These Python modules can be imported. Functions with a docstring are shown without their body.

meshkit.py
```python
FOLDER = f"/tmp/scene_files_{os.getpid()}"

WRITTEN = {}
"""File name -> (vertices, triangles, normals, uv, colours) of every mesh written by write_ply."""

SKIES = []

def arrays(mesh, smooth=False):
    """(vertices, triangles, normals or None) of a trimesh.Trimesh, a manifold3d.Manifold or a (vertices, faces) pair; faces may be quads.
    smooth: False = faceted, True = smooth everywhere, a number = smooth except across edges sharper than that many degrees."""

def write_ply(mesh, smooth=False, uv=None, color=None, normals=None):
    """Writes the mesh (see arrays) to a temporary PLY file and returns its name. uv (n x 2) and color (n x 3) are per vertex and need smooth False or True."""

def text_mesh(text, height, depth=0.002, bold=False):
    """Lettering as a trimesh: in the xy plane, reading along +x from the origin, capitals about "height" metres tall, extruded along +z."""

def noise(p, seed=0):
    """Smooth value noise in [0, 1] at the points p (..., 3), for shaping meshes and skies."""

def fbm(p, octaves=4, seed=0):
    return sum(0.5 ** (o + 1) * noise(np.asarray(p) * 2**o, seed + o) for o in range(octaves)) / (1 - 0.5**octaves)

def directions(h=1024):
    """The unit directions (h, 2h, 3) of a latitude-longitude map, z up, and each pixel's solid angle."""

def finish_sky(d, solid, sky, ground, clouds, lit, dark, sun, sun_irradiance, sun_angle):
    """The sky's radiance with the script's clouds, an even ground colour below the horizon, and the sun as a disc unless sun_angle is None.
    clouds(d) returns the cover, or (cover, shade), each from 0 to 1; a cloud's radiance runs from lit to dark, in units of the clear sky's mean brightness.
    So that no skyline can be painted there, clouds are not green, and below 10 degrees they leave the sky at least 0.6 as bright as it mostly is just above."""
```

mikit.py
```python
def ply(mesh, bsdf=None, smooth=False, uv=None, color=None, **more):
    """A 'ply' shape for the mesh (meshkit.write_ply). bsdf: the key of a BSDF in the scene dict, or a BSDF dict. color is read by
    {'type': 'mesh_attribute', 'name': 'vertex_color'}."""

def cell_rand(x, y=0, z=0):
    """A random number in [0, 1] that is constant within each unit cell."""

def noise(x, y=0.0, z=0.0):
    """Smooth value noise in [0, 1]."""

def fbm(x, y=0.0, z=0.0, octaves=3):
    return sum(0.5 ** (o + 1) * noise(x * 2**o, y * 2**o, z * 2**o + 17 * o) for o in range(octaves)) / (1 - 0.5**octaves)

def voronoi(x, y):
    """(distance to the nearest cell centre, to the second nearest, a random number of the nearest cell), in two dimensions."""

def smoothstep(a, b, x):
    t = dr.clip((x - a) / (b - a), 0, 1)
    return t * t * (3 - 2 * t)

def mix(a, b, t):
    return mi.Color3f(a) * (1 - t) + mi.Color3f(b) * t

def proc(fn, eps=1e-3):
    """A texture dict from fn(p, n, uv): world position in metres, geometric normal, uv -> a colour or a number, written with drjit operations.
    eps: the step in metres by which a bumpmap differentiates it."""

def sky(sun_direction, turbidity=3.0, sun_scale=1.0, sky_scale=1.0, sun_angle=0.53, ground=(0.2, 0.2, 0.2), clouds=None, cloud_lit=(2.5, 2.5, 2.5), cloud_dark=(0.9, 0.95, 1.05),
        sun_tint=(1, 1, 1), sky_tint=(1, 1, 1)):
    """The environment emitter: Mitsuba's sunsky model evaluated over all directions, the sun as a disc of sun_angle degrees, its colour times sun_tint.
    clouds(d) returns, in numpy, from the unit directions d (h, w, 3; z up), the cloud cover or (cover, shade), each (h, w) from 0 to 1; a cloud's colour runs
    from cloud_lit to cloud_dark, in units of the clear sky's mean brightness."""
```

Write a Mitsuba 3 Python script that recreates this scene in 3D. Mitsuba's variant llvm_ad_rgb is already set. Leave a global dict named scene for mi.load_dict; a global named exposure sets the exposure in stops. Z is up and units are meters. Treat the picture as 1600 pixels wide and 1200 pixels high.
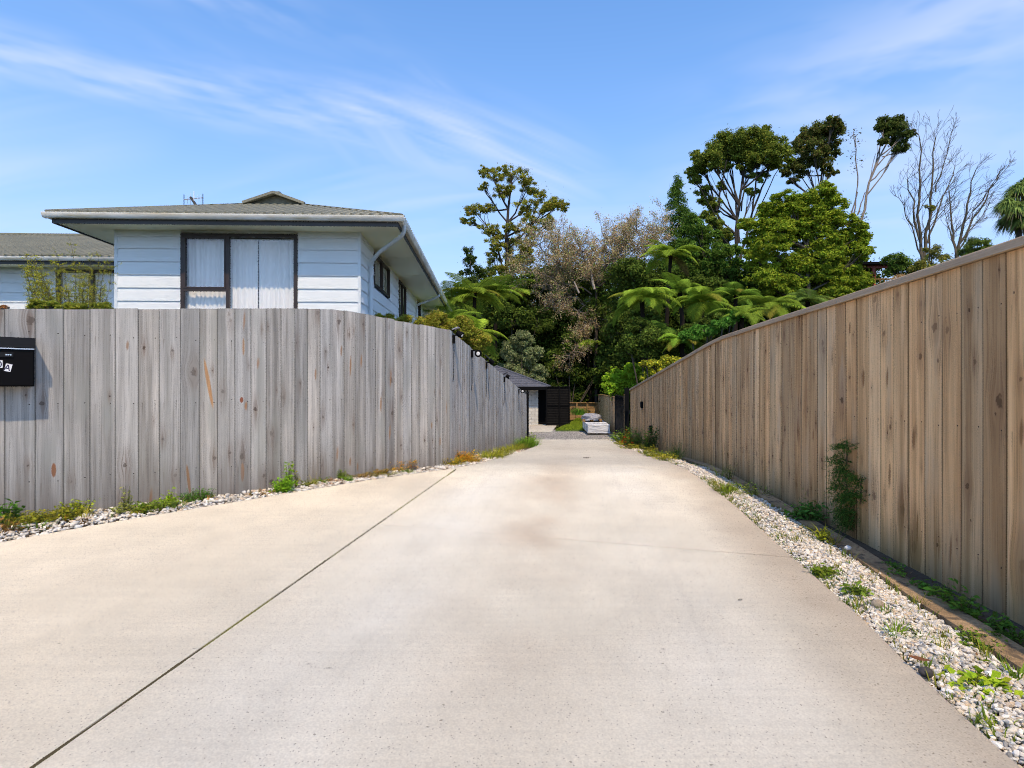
import math, random
import numpy as np, trimesh, drjit as dr, mitsuba as mi
import mikit, meshkit
from mikit import proc, noise, fbm, voronoi, cell_rand, smoothstep, mix

# ------------------------------------------------------------------ camera, sky, exposure
EYE, F = 1.15, 920.0                       # eye height; focal length in pixels of a 1600 wide picture
T = mi.ScalarTransform4f
scene, labels = {}, {}
scene['camera'] = {'type': 'perspective', 'fov': 2 * math.degrees(math.atan(800 / F)), 'fov_axis': 'x', 'near_clip': 0.05, 'far_clip': 2000.0,
                   'to_world': T().look_at(origin=[0, 0, EYE], target=[0, 1, EYE], up=[0, 0, 1])}


def clouds(d):
    x, y, z = d[..., 0], d[..., 1], np.maximum(d[..., 2], 1e-3)
    az, el = np.degrees(np.arctan2(x, y)), np.degrees(np.arcsin(z))
    q = np.stack([x / (z + .12), y / (z + .12), z * 0], -1)           # a flat high layer
    r = math.radians(18)
    along, across = q[..., 0] * math.cos(r) - q[..., 1] * math.sin(r), q[..., 0] * math.sin(r) + q[..., 1] * math.cos(r)
    veil = meshkit.fbm(np.stack([along * .8, across * 1.6, z * 0], -1), 4, 3)
    fibre = meshkit.fbm(np.stack([along * 1.6 + 2.2 * veil, across * 9.0 + 3.5 * veil, z * 0 + 5], -1), 5, 11)
    cover = np.clip((veil - .38) * 1.6, 0, 1) * np.clip((fibre - .3) * 1.7, 0, 1) * .75
    # one long mare's tail, high and thin, crossing the sky ahead
    wob = (meshkit.fbm(np.stack([az * .09, el * .2, z * 0 + 9], -1), 3, 7) - .5) * 3.2
    mid = 23.9 - .0048 * (az + 20) ** 2 * np.where(az > -20, 1.5, .55)
    width = np.interp(az, [-60, -40, -20, 0, 10, 20], [1.2, 1.5, 2.3, 3.2, 3.4, 1.0])
    line = np.exp(-(((el - mid - wob * .55) / width) ** 2))
    gate = np.interp(az, [-75, -55, -10, 4, 11], [0, 1, 1, .8, 0])
    fine = meshkit.fbm(np.stack([az * .22 + el * .3, (el - mid) * 1.5 + az * .06, z * 0 + 2], -1), 5, 23)
    cover = np.maximum(cover, line * gate * np.clip((fine - .12) * 1.15, 0, 1) * .72)
    # feathery wisps low on the right and faint ones high on the left
    for a0, e0, sa, se, tl, amp in ((38, 24.5, 16, 5.0, .12, .60), (30, 18, 16, 4.2, .06, .5), (44, 31, 14, 2.5, .25, .4), (-30, 31, 14, 1.6, -.1, .4), (-13, 22.0, 16, 2.6, -.22, .38), (-8, 27, 3, 1.2, -.5, .3)):
        da, de = az - a0, el - e0 - tl * (az - a0) - wob * .4
        f2 = meshkit.fbm(np.stack([da * .16 + de * .25, de * .6 + 4.5 * veil, z * 0 + a0], -1), 5, 29)
        cover = np.maximum(cover, amp * np.exp(-(da / sa) ** 2 - (de / se) ** 2) * np.clip((f2 - .2) * 2.0, 0, 1))
    low = np.exp(-((el - 2.0) / 14.0) ** 2) * .56                   # thin haze towards the horizon
    cover = 1 - (1 - np.clip(cover, 0, 1) * .8) * (1 - low)
    return cover, np.clip(.12 + .75 * low / np.maximum(cover, .05), 0, .9)


SUN = (0.105, -0.68, 1.0)
scene['sky_light'] = mikit.sky(SUN, turbidity=3, sun_scale=.85, sky_scale=2.35, clouds=clouds, cloud_lit=(1.62, 1.66, 1.86), cloud_dark=(.92, 1.06, 1.50), sun_tint=(1.05, 1, .93), sky_tint=(.85, .985, 1.08))
exposure = 1.5

# ------------------------------------------------------------------ helpers
rng = np.random.default_rng(7)
counts = {}


def numbered(key):
    n = counts.get(key, 0)
    counts[key] = n + 1
    return key if n == 0 else f'{key}_{n:03d}'


def obj(name, mesh, bsdf, parent=None, smooth=False, uv=None, color=None, **more):
    key = numbered(f'{parent}__{name}' if parent else name)
    scene[key] = mikit.ply(mesh, 'material_' + bsdf, smooth=smooth, uv=uv, color=color, **more)
    return key


def put(name, b, bsdf, parent=None, smooth=False):
    v, f, c, u = b.get()
    return obj(name, (v, f), bsdf, parent, smooth=smooth if (c is None and u is None) else bool(smooth), color=c, uv=u)


def tag(key, label, cat=None, group=None, kind=None):
    d = {'label': label}
    if cat: d['category'] = cat
    if group: d['group'] = group
    if kind: d['kind'] = kind
    labels[key] = d
    return key


def thing(name, label, cat, group=None):
    return tag(numbered(name), label, cat, group)


def at(px, py, Y):
    """The place seen at a pixel of the 1600 x 1200 photograph, Y metres ahead."""
    return np.array([(px - 800) / F * Y, Y, EYE - (py - 600) / F * Y])


class MB:
    """Collects pieces of one mesh, with colours or uv when given."""
    def __init__(s): s.v, s.f, s.c, s.u, s.n = [], [], [], [], 0
    def add(s, v, f, c=None, u=None):
        v, f = np.asarray(v, float).reshape(-1, 3), np.asarray(f, int)
        if f.shape[1] == 4: f = np.vstack([f[:, [0, 1, 2]], f[:, [0, 2, 3]]])
        s.v.append(v); s.f.append(f + s.n); s.n += len(v)
        if c is not None: s.c.append(np.broadcast_to(np.asarray(c, float), v.shape))
        if u is not None: s.u.append(np.asarray(u, float))
        return s
    def get(s):
        return np.vstack(s.v), np.vstack(s.f), np.vstack(s.c) if s.c else None, np.vstack(s.u) if s.u else None


BOXF = np.array([[0, 2, 3, 1], [4, 5, 7, 6], [0, 1, 5, 4], [2, 6, 7, 3], [0, 4, 6, 2], [1, 3, 7, 5]])


def box8(p0, ex, ey, ez):
    p0, ex, ey, ez = (np.asarray(a, float) for a in (p0, ex, ey, ez))
    return np.array([p0 + a * ex + b * ey + c * ez for a in (0, 1) for b in (0, 1) for c in (0, 1)]), BOXF


def frame_of(d):
    d = np.asarray(d, float) / np.linalg.norm(d)
    a = np.cross(d, [0, 0, 1.0] if abs(d[2]) < .9 else [1.0, 0, 0]); a /= np.linalg.norm(a)
    return d, a, np.cross(d, a)


def bar(p, q, w, h, up=(0, 0, 1)):
    p, q = np.asarray(p, float), np.asarray(q, float)
    d = q - p
    a = np.cross(d, up); a = a / np.linalg.norm(a) * w
    b = np.cross(a, d); b = b / np.linalg.norm(b) * h
    return box8(p - a / 2 - b / 2, d, a, b)


def tube(pts, rad, sides=6, cap=True):
    p = np.asarray(pts, float)
    rad = np.broadcast_to(rad, (len(p),))
    t = np.gradient(p, axis=0)
    t /= np.linalg.norm(t, axis=1, keepdims=True) + 1e-12
    _, a, _ = frame_of(t[len(t) // 2])
    a = a - (t @ a)[:, None] * t
    a /= np.linalg.norm(a, axis=1, keepdims=True) + 1e-12
    b = np.cross(t, a)
    ang = np.arange(sides) * 2 * np.pi / sides
    v = p[:, None] + rad[:, None, None] * (np.cos(ang)[None, :, None] * a[:, None] + np.sin(ang)[None, :, None] * b[:, None])
    i, j = np.meshgrid(np.arange(len(p) - 1), np.arange(sides), indexing='ij')
    q = np.stack([i * sides + j, i * sides + (j + 1) % sides, (i + 1) * sides + (j + 1) % sides, (i + 1) * sides + j], -1).reshape(-1, 4)
    f = np.vstack([q[:, [0, 2, 1]], q[:, [0, 3, 2]]])
    v = v.reshape(-1, 3)
    if cap:
        e0 = [[0, k, k + 1] for k in range(1, sides - 1)]
        o = (len(p) - 1) * sides
        e1 = [[o, o + k + 1, o + k] for k in range(1, sides - 1)]
        f = np.vstack([f, e0, e1])
    return v, f


def curve(a, b, sag=0., n=6, side=None):
    """A bowed path from a to b; sag lifts (+) or drops its middle."""
    a, b = np.asarray(a, float), np.asarray(b, float)
    s = np.linspace(0, 1, n)[:, None]
    mid = (a + b) / 2 + np.array([0, 0, sag]) + (0 if side is None else np.asarray(side))
    return (1 - s) ** 2 * a + 2 * s * (1 - s) * mid + s * s * b


def rounded(ex, ey, ez, r=.01, n=2):
    """A box of half sizes with rounded edges, as a trimesh."""
    import manifold3d as m3
    s = m3.Manifold.sphere(r, 8)
    return m3.Manifold.batch_hull([s.translate([a * (ex - r), b * (ey - r), c * (ez - r)]) for a in (-1, 1) for b in (-1, 1) for c in (-1, 1)])


def mesh_of(m):
    if hasattr(m, 'to_mesh'):
        q = m.to_mesh(); return np.array(q.vert_properties[:, :3], float), np.array(q.tri_verts, int)
    return np.array(m.vertices), np.array(m.faces)


# ------------------------------------------------------------------ materials
def principled(color, rough=.7, **k):
    return {'type': 'twosided', 'bsdf': {'type': 'principled', 'base_color': color if isinstance(color, dict) else {'type': 'rgb', 'value': list(color)}, 'roughness': rough, **k}}


VC = {'type': 'mesh_attribute', 'name': 'vertex_color'}
scene['leaf'] = {'type': 'principledthin', 'base_color': VC, 'roughness': .75, 'diff_trans': .6, 'spec_trans': 0.0, 'eta': 1.25}
scene['bark'] = principled(VC, .9, specular=.2)
scene['stone'] = principled(VC, .75, specular=.3)


def wood_fn(tones, knot, scar, stain, scar_chance, streaky, vary=.4, hue=1., knotty=.45, torn=()):
    def fn(p, n, uv):
        i = dr.floor(uv.x)
        t = (uv.x - i - .05) / .9
        v, a = uv.y, t * .17
        kn, halo, warp = mi.Float(0), mi.Float(0), mi.Float(0)
        for j in (0, 1):
            step = .62 + .3 * j
            off = cell_rand(i, j, 41)
            c = dr.floor(v / step + off)
            kv = (c + .5 - off + .6 * (cell_rand(i, c, 2 + j) - .5)) * step
            ka = (.12 + .76 * cell_rand(i, c, 5 + j)) * .17
            rr = .005 + .020 * dr.square(cell_rand(i, c, 8 + j))
            on = dr.select(cell_rand(i, c, 12 + j) > knotty, mi.Float(1), mi.Float(0))
            dx, dv = (a - ka) / rr, (v - kv) / (rr * 1.35)
            d = dr.sqrt(dx * dx + dv * dv) + 1.5 * (fbm(p.x * 50, p.y * 50, p.z * 40, 2) - .5)
            kn = dr.maximum(kn, on * smoothstep(1.25, .8, d))
            halo = dr.maximum(halo, on * dr.exp(-dx * dx * .12 - dr.square(dv) * .014) * smoothstep(0, .3, .5 - dr.abs(v / step + off - c - .5)))
            warp += on * smoothstep(0, .25, .5 - dr.abs(v / step + off - c - .5)) * (a - ka) * dr.exp(-(dx * dx * .1 + dv * dv * .05))
        g = a - .75 * warp + .006 * noise(i * 3.1 + v * 1.1, i)
        broad = fbm(g * 22 + i * 5.7, v * .8 + i * 3.3, i)
        fine = noise(g * 230 + i * 31, v * 2.2 + i * 7)
        finer = noise(g * 620 + i * 17, v * 9 + i * 3)
        tone = cell_rand(i, 3, 77)
        col = mix(tones[0], tones[1], dr.clip(.15 + .6 * tone + 1.7 * (broad - .5), 0, 1))
        col = col * (1 - streaky * (.55 * smoothstep(.5, .95, fine) + .35 * smoothstep(.45, .9, finer)))
        col = mix(col, mi.Color3f(tones[2]), .55 * smoothstep(.56, .8, fbm(g * 9 + i * 11, v * 1.6 + i * 2.3, 3.0)))
        col = mix(col, mi.Color3f(knot) * 2.4, .8 * halo * (.25 + .75 * fine))
        col = mix(col, mi.Color3f(knot), (.2 + .75 * cell_rand(i, dr.floor(v / .5), 9)) * kn)
        col = col * (1 - vary / 2 + vary * cell_rand(i, 4, 21)) * mix((1 + .05 * hue, 1.0, 1 - .07 * hue), (1 - .05 * hue, 1.0, 1 + .06 * hue), cell_rand(i, 6, 22))
    # torn orange scars, running with the grain
        sc = dr.floor(v / .7 + cell_rand(i, 5, 5))
        sv = (sc + .5 - cell_rand(i, 5, 5)) * .7 + .3 * (cell_rand(i, sc, 51) - .5)
        sa = (.2 + .6 * cell_rand(i, sc, 52)) * .17 + .05 * (v - sv)
        has = dr.select(cell_rand(i, sc, 53) < scar_chance, mi.Float(1), mi.Float(0))
        sd = dr.square((a - sa) / (.010 + .016 * cell_rand(i, sc, 54))) + dr.square((v - sv) / (.06 + .12 * cell_rand(i, sc, 55)))
        col = mix(col, mi.Color3f(scar), .9 * has * smoothstep(1.1, .3, sd + .6 * fine))
        for bi, ba, bv, slope, ra, rv, tint in torn:          # the few large torn patches and the one rusty knot that stand out
            e = dr.square((a - ba - slope * (v - bv)) / ra) + dr.square((v - bv) / rv)
            col = mix(col, mi.Color3f(tint) * (.7 + .6 * fine), .9 * dr.select(dr.abs(i - bi) < .5, mi.Float(1), mi.Float(0)) * smoothstep(1.1, .6, e + .35 * (broad - .5)))
        # damp, green and brown at the foot and down from the top
        h = v
        col = mix(col, mi.Color3f(stain), .6 * smoothstep(.55, .02, h + .5 * (broad - .5)) * (.35 + .65 * tone))
        col = mix(col, mi.Color3f(tones[2]), .3 * smoothstep(.6, .8, noise(g * 14 + i * 3, v * .5 + i)) * tone)
        # nail heads
        for hz in (.32, 1.02, 1.66):
            for q in (.2, .8):
                dn = dr.sqrt(dr.square((a - q * .17)) + dr.square(v - hz - .03 * (cell_rand(i, hz * 10, q * 10) - .5)))
                col = mix(col, mi.Color3f(knot), .45 * cell_rand(i, q * 10, hz * 10) * smoothstep(.006, .002, dr.abs(a - q * .17 + .004 * (fine - .5))) * smoothstep(.0, .012, hz - v) * smoothstep(.16, .02, hz - v))
            col = mix(col, mi.Color3f(.02, .018, .018), smoothstep(.0055, .0035, dn))
        # dark seam where the edge is rounded and dirty
        col = col * (.52 + .48 * smoothstep(0.0, .05, dr.minimum(t, 1 - t)))
        return col
    return fn


scene['grey_wood'] = principled(proc(wood_fn([(.265, .257, .243), (.505, .49, .465), (.28, .285, .265)], (.07, .052, .042), (.30, .165, .085), (.16, .125, .10), .20, .45, .28, .45, .58, [(17, .085, 1.20, -.16, .020, .27, (.40, .22, .10)), (19, .07, 1.03, 0., .020, .034, (.20, .05, .018)), (19, .09, 1.60, 0., .012, .10, (.30, .18, .10)), (16, .07, .22, -.1, .014, .16, (.30, .17, .085)), (19, .08, .25, 0., .02, .11, (.27, .15, .08)), (10, .11, .42, 0., .016, .07, (.24, .10, .045))])), .85, specular=.2)
scene['brown_wood'] = principled(proc(wood_fn([(.44, .25, .115), (.75, .485, .255), (.49, .36, .23)], (.085, .042, .02), (.24, .12, .05), (.20, .135, .045), .18, .42, .44, 1., .34)), .8, specular=.2)


def cap_fn(p, n, uv):
    g = noise(uv.x * 1.5, uv.y * 90) * .5 + .5 * noise(uv.x * 6, uv.y * 260)
    col = mix((.32, .225, .145), (.46, .355, .25), dr.clip(g + .5 * (fbm(uv.x * .9, uv.y * 4) - .5), 0, 1))
    return mix(col, mi.Color3f(.2, .17, .14), .5 * smoothstep(.66, .8, fbm(uv.x * 2.3 + 4, uv.y * 9)))


scene['cap_wood'] = principled(proc(cap_fn), .8, specular=.2)


def concrete_fn(p, n, uv):
    x, y = p.x, p.y
    c = x - .11 * y                                         # across the drive
    big = fbm(x * .55, y * .35, 1.0, 4)
    patch = fbm(x * 1.7 + 9, y * 1.3, 2.0, 4)
    broom = noise(x * 2.2 + 3 * noise(x * .6, y * 1.5), y * 55) * .6 + noise(x * 5, y * 130) * .4
    sand = noise(x * 210, y * 210)
    warm = smoothstep(-.7, -2.6, c) * .9 + .35 * (big - .5)
    col = mix((.54, .497, .405), (.57, .50, .38), dr.clip(warm, 0, 1))
    track = dr.exp(-dr.square((c + 1.05) / .42)) + dr.exp(-dr.square((c - .62) / .45))
    col = mix(col, mi.Color3f(.585, .562, .495), dr.clip(track * (.45 + .9 * (patch - .45)), 0, .75))
    oil = dr.exp(-dr.square((c + .3) / .33)) * smoothstep(1.0, 4.0, y)
    col = mix(col, mi.Color3f(.38, .30, .22), .62 * oil * smoothstep(.2, .75, patch))
    edge = smoothstep(.85, 1.45, c + .5 * (patch - .5) - .1 * smoothstep(5, 8, y))
    col = mix(col, mi.Color3f(.31, .245, .185), .55 * edge)
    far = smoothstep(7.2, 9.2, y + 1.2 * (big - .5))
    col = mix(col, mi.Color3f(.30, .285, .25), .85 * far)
    damp = smoothstep(.55, .75, fbm(x * .8 + 3, y * .25 + 7, 4.0)) * smoothstep(5.5, 7.5, y)
    col = mix(col, mi.Color3f(.27, .235, .20), .4 * damp)
    col = col * (.95 + .09 * broom) * (.90 + .20 * sand) * (.88 + .25 * big) * (.90 + .20 * fbm(x * 4.5, y * 3.2, 8.0, 4))
    # pits and specks
    d1, _, r1 = voronoi(x * 22 + .4 * noise(x * 40, y * 40), y * 22)
    size = .03 + .13 * r1 * r1 * r1
    dens = .15 + .5 * edge + .3 * smoothstep(.55, .7, fbm(x * 1.1 + 40, y * 1.1, 6.0))
    speck = smoothstep(size, size * .45, d1) * dr.select(cell_rand(r1 * 9999, 3, 3) < dens, mi.Float(1), mi.Float(0))
    col = mix(col, mi.Color3f(.10, .08, .065), .6 * speck)
    d2, _, r2 = voronoi(x * 75 + 3, y * 60)
    fleck = smoothstep(.28, .1, d2) * dr.select(r2 < .14 + .35 * edge, mi.Float(1), mi.Float(0))
    col = mix(col, mi.Color3f(.2, .165, .135), .5 * fleck)
    # faint tyre scuffs along the wheel tracks
    scuff = smoothstep(.62, .85, noise(c * 26 + 2 * noise(y * .5), y * .35)) * dr.clip(track, 0, 1)
    col = col * (1 - .035 * scuff)
    return col


scene['concrete'] = principled(proc(concrete_fn), .88, specular=.25)


def soil_fn(p, n, uv):
    g = fbm(p.x * 9, p.y * 9, p.z * 9, 4)
    return mix((.035, .026, .018), (.10, .075, .05), g) * (.7 + .6 * noise(p.x * 80, p.y * 80, p.z * 80))


scene['soil'] = principled(proc(soil_fn), .95)


def strip_fn(p, n, uv):
    g = fbm(p.x * 6, p.y * 4, p.z * 5, 4)
    col = mix((.13, .085, .045), (.36, .25, .14), g) * (.75 + .5 * noise(p.x * 60, p.y * 60, p.z * 30))
    return mix(col, mi.Color3f(.05, .04, .03), .7 * smoothstep(.6, .75, fbm(p.x * 17, p.y * 17, 3)))


scene['old_concrete'] = principled(proc(strip_fn), .92)


def gravel_fn(p, n, uv):
    d, e, r = voronoi(p.x * 22, p.y * 22)
    return mix((.10, .095, .09), (.34, .32, .30), r) * (.45 + .55 * smoothstep(.0, .3, e - d)) * (.75 + .5 * fbm(p.x * .8, p.y * .8))


scene['gravel_far'] = principled(proc(gravel_fn), .9)


def grass_fn(p, n, uv):
    g = fbm(p.x * .5, p.y * .5, p.z * .5, 4)
    return mix((.04, .07, .015), (.11, .15, .03), g) * (.5 + noise(p.x * 30, p.y * 30))


scene['grass_ground'] = principled(proc(grass_fn), .95)


def forest_floor_fn(p, n, uv):
    return mix((.012, .014, .006), (.035, .04, .015), fbm(p.x * 1.3, p.y * 1.3, p.z, 4)) * (.5 + noise(p.x * 9, p.y * 9, p.z * 9))


scene['forest_floor'] = principled(proc(forest_floor_fn), 1.0, specular=0.0)


def board_fn(p, n, uv):
    g = noise(p.x * 3 + p.y * 3, p.z * 160) * .5 + .5 * noise(p.x * 14 + p.y * 14, p.z * 420)
    return mix((.70, .74, .755), (.78, .81, .82), g) * (.95 + .1 * fbm(p.x * .8, p.z * .8, p.y))


def board_h(p, n, uv):
    return .5 * noise(p.x * 4 + p.y * 4, p.z * 150) + .5 * noise(p.x * 11 + p.y * 11, p.z * 260)


scene['weatherboard_paint'] = {'type': 'twosided', 'bsdf': {'type': 'bumpmap', 'arbitrary': proc(board_h, .004), 'scale': .004, 'bsdf': principled(proc(board_fn), .55)['bsdf']}}


def roof_fn(p, n, uv):
    g = fbm(p.x * 1.2, p.y * 1.2, p.z * 3, 4)
    return mix((.175, .17, .125), (.25, .24, .175), g) * (.85 + .3 * noise(p.x * 40, p.y * 40, p.z * 40))


scene['roof_metal'] = principled(proc(roof_fn), .6, specular=.4)


def tile_fn(p, n, uv):
    return mix((.06, .065, .085), (.12, .125, .155), fbm(p.x * 2.2, p.y * 2.2, p.z * 2.2, 3)) * (.85 + .3 * noise(p.x * 20, p.y * 20))


scene['roof_tile'] = principled(proc(tile_fn), .6)


def gutter_fn(p, n, uv):
    g = fbm(p.x * 3 + p.y * 3, p.z * 9, 2.0, 4)
    return mix((.72, .69, .60), (.86, .85, .79), smoothstep(.3, .7, g)) * mix((.8, .7, .5), (1, 1, 1), smoothstep(.2, .42, fbm(p.x * 1.1 + 7, p.y * 1.1, p.z * 20)))


scene['gutter_paint'] = principled(proc(gutter_fn), .5)
scene['soffit_paint'] = principled((.82, .83, .62), .7)
scene['fascia_paint'] = principled((.055, .052, .050), .6)
scene['trim_paint'] = principled((.66, .71, .74), .5)
scene['frame_brown'] = principled((.035, .022, .017), .45)
scene['curtain'] = {'type': 'principledthin', 'base_color': {'type': 'rgb', 'value': [.92, .92, .91]}, 'roughness': .9, 'diff_trans': .25}
scene['blind'] = principled((.30, .32, .34), .8)
scene['pane_glass'] = {'type': 'thindielectric'}
scene['inside'] = principled((.12, .12, .12), .9)
scene['black_paint'] = principled((.010, .010, .011), .45, specular=.25)
scene['black_steel'] = principled((.006, .006, .007), .6, specular=.05)
scene['white_sticker'] = principled((.78, .78, .80), .5)
scene['ink'] = principled((.03, .028, .07), .5)
scene['silver'] = {'type': 'twosided', 'bsdf': {'type': 'roughconductor', 'material': 'Al', 'alpha': .25}}
scene['lamp_lens'] = principled((.78, .78, .76), .3)
scene['white_brick'] = principled((.60, .595, .565), .8)
scene['mortar'] = principled((.42, .41, .39), .9)
scene['red_paint'] = principled((.36, .055, .03), .5)


def wrap_fn(p, n, uv):
    g = fbm(p.x * 4, p.y * 3, p.z * 12, 4)
    return mix((.48, .50, .55), (.74, .77, .82), g)


def wrap_h(p, n, uv):
    return fbm(p.x * 5, p.y * 4, p.z * 14, 3)


scene['plastic_wrap'] = {'type': 'twosided', 'bsdf': {'type': 'bumpmap', 'arbitrary': proc(wrap_h, .01), 'scale': .03, 'bsdf': principled(proc(wrap_fn), .35)['bsdf']}}
scene['grey_wrap'] = principled((.30, .30, .33), .4)


def rough_timber_fn(p, n, uv):
    g = fbm(p.x * 2.5, p.y * 2.5, p.z * 11, 4)
    col = mix((.20, .11, .04), (.40, .25, .11), g)
    return mix(col, mi.Color3f(.05, .03, .015), .8 * smoothstep(.55, .72, fbm(p.x * 2.1 + 8, p.y * 2, p.z * 3.1, 4)))


scene['rough_timber'] = principled(proc(rough_timber_fn), .85)
for k in [k for k in scene if k not in ('camera', 'sky_light')]: scene['material_' + k] = scene.pop(k)

# ------------------------------------------------------------------ the lie of the land
def gz(Y):
    """Height of the drive and the yard: level to the brow, then down to the gate."""
    return np.interp(Y, [-80, 7.2, 8.2, 9.2, 10.5, 20.5, 22, 24, 36, 80], [0, 0, -.015, -.06, -.14, -.86, -.94, -1.0, -1.3, -1.3])


DRIVE_R = np.array([(1.25, -3), (1.42, .8), (1.52, 1.76), (1.61, 2.34), (1.735, 3.0), (1.81, 3.53), (1.93, 4.41), (2.10, 5.5), (2.30, 7.3), (2.40, 8.6), (2.60, 12), (2.80, 14.2), (3.3, 18), (3.88, 22.3)])
DRIVE_L = np.array([(-9, -3), (-6.0, 1.6), (-4.6, 3.4), (-3.72, 4.27), (-3.44, 4.74), (-3.0, 5.34), (-2.56, 5.92), (-1.78, 6.95), (-.80, 8.14), (-.45, 8.98), (.12, 12), (.60, 15.5), (.74, 19), (.85, 22.3)])


def edge_r(Y): return np.interp(Y, DRIVE_R[:, 1], DRIVE_R[:, 0])
def edge_l(Y): return np.interp(Y, DRIVE_L[:, 1], DRIVE_L[:, 0])
def joint(Y): return -1.44 + (np.asarray(Y) - 1.76) * .110
def cut_line(X): return 4.77 - .31 * (np.asarray(X) + .93)     # a saw cut across the drive


def fence_r(Y): return 2.30 + .0765 * np.asarray(Y)


LEFT_PX = np.array([-420, -150, 7.3, 216, 416, 555, 703])
LEFT_Y = np.array([3.9, 4.65, 5.09, 5.78, 6.49, 7.36, 8.72])
from scipy.interpolate import PchipInterpolator
_ly = PchipInterpolator(LEFT_PX, LEFT_Y)


def left_at(px):
    Y = _ly(px); return np.stack([(np.asarray(px) - 800) / F * Y, Y], -1)


CORNER, LEFT_END = left_at(703.), np.array([.50, 20.5])


def hill(X, Y):
    X, Y = np.asarray(X, float), np.asarray(Y, float)
    s = np.maximum(0, X - fence_r(Y) - 2.5)
    z = .36 * np.where(s < 4, s * s / 8, s - 2) * np.clip((Y - 2) / 14, 0, 1)
    z = np.minimum(z, 8.0)
    back = np.maximum(0, Y - 46)
    return np.maximum(z, np.minimum(9.5, .62 * back) * np.clip((X + 14) / 10, 0, 1))


def sheet(xs, ys, zf):
    X, Y = np.meshgrid(xs, ys, indexing='ij')
    v = np.stack([X, Y, zf(X, Y)], -1).reshape(-1, 3)
    i, j = np.meshgrid(np.arange(len(xs) - 1), np.arange(len(ys) - 1), indexing='ij')
    n = len(ys)
    q = np.stack([i * n + j, (i + 1) * n + j, (i + 1) * n + j + 1, i * n + j + 1], -1).reshape(-1, 4)
    return v, np.vstack([q[:, [0, 1, 2]], q[:, [0, 2, 3]]])


def land_z(X, Y):
    left = np.clip((-X - 4.0 + .42 * np.clip(Y - 8, 0, 12)) / 3.0, 0, 1) * np.clip((Y - 8.5) / 3, 0, 1) * np.clip((26 - Y) / 6, 0, 1)
    return gz(Y) - .16 + hill(X, Y) + 1.6 * left


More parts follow.
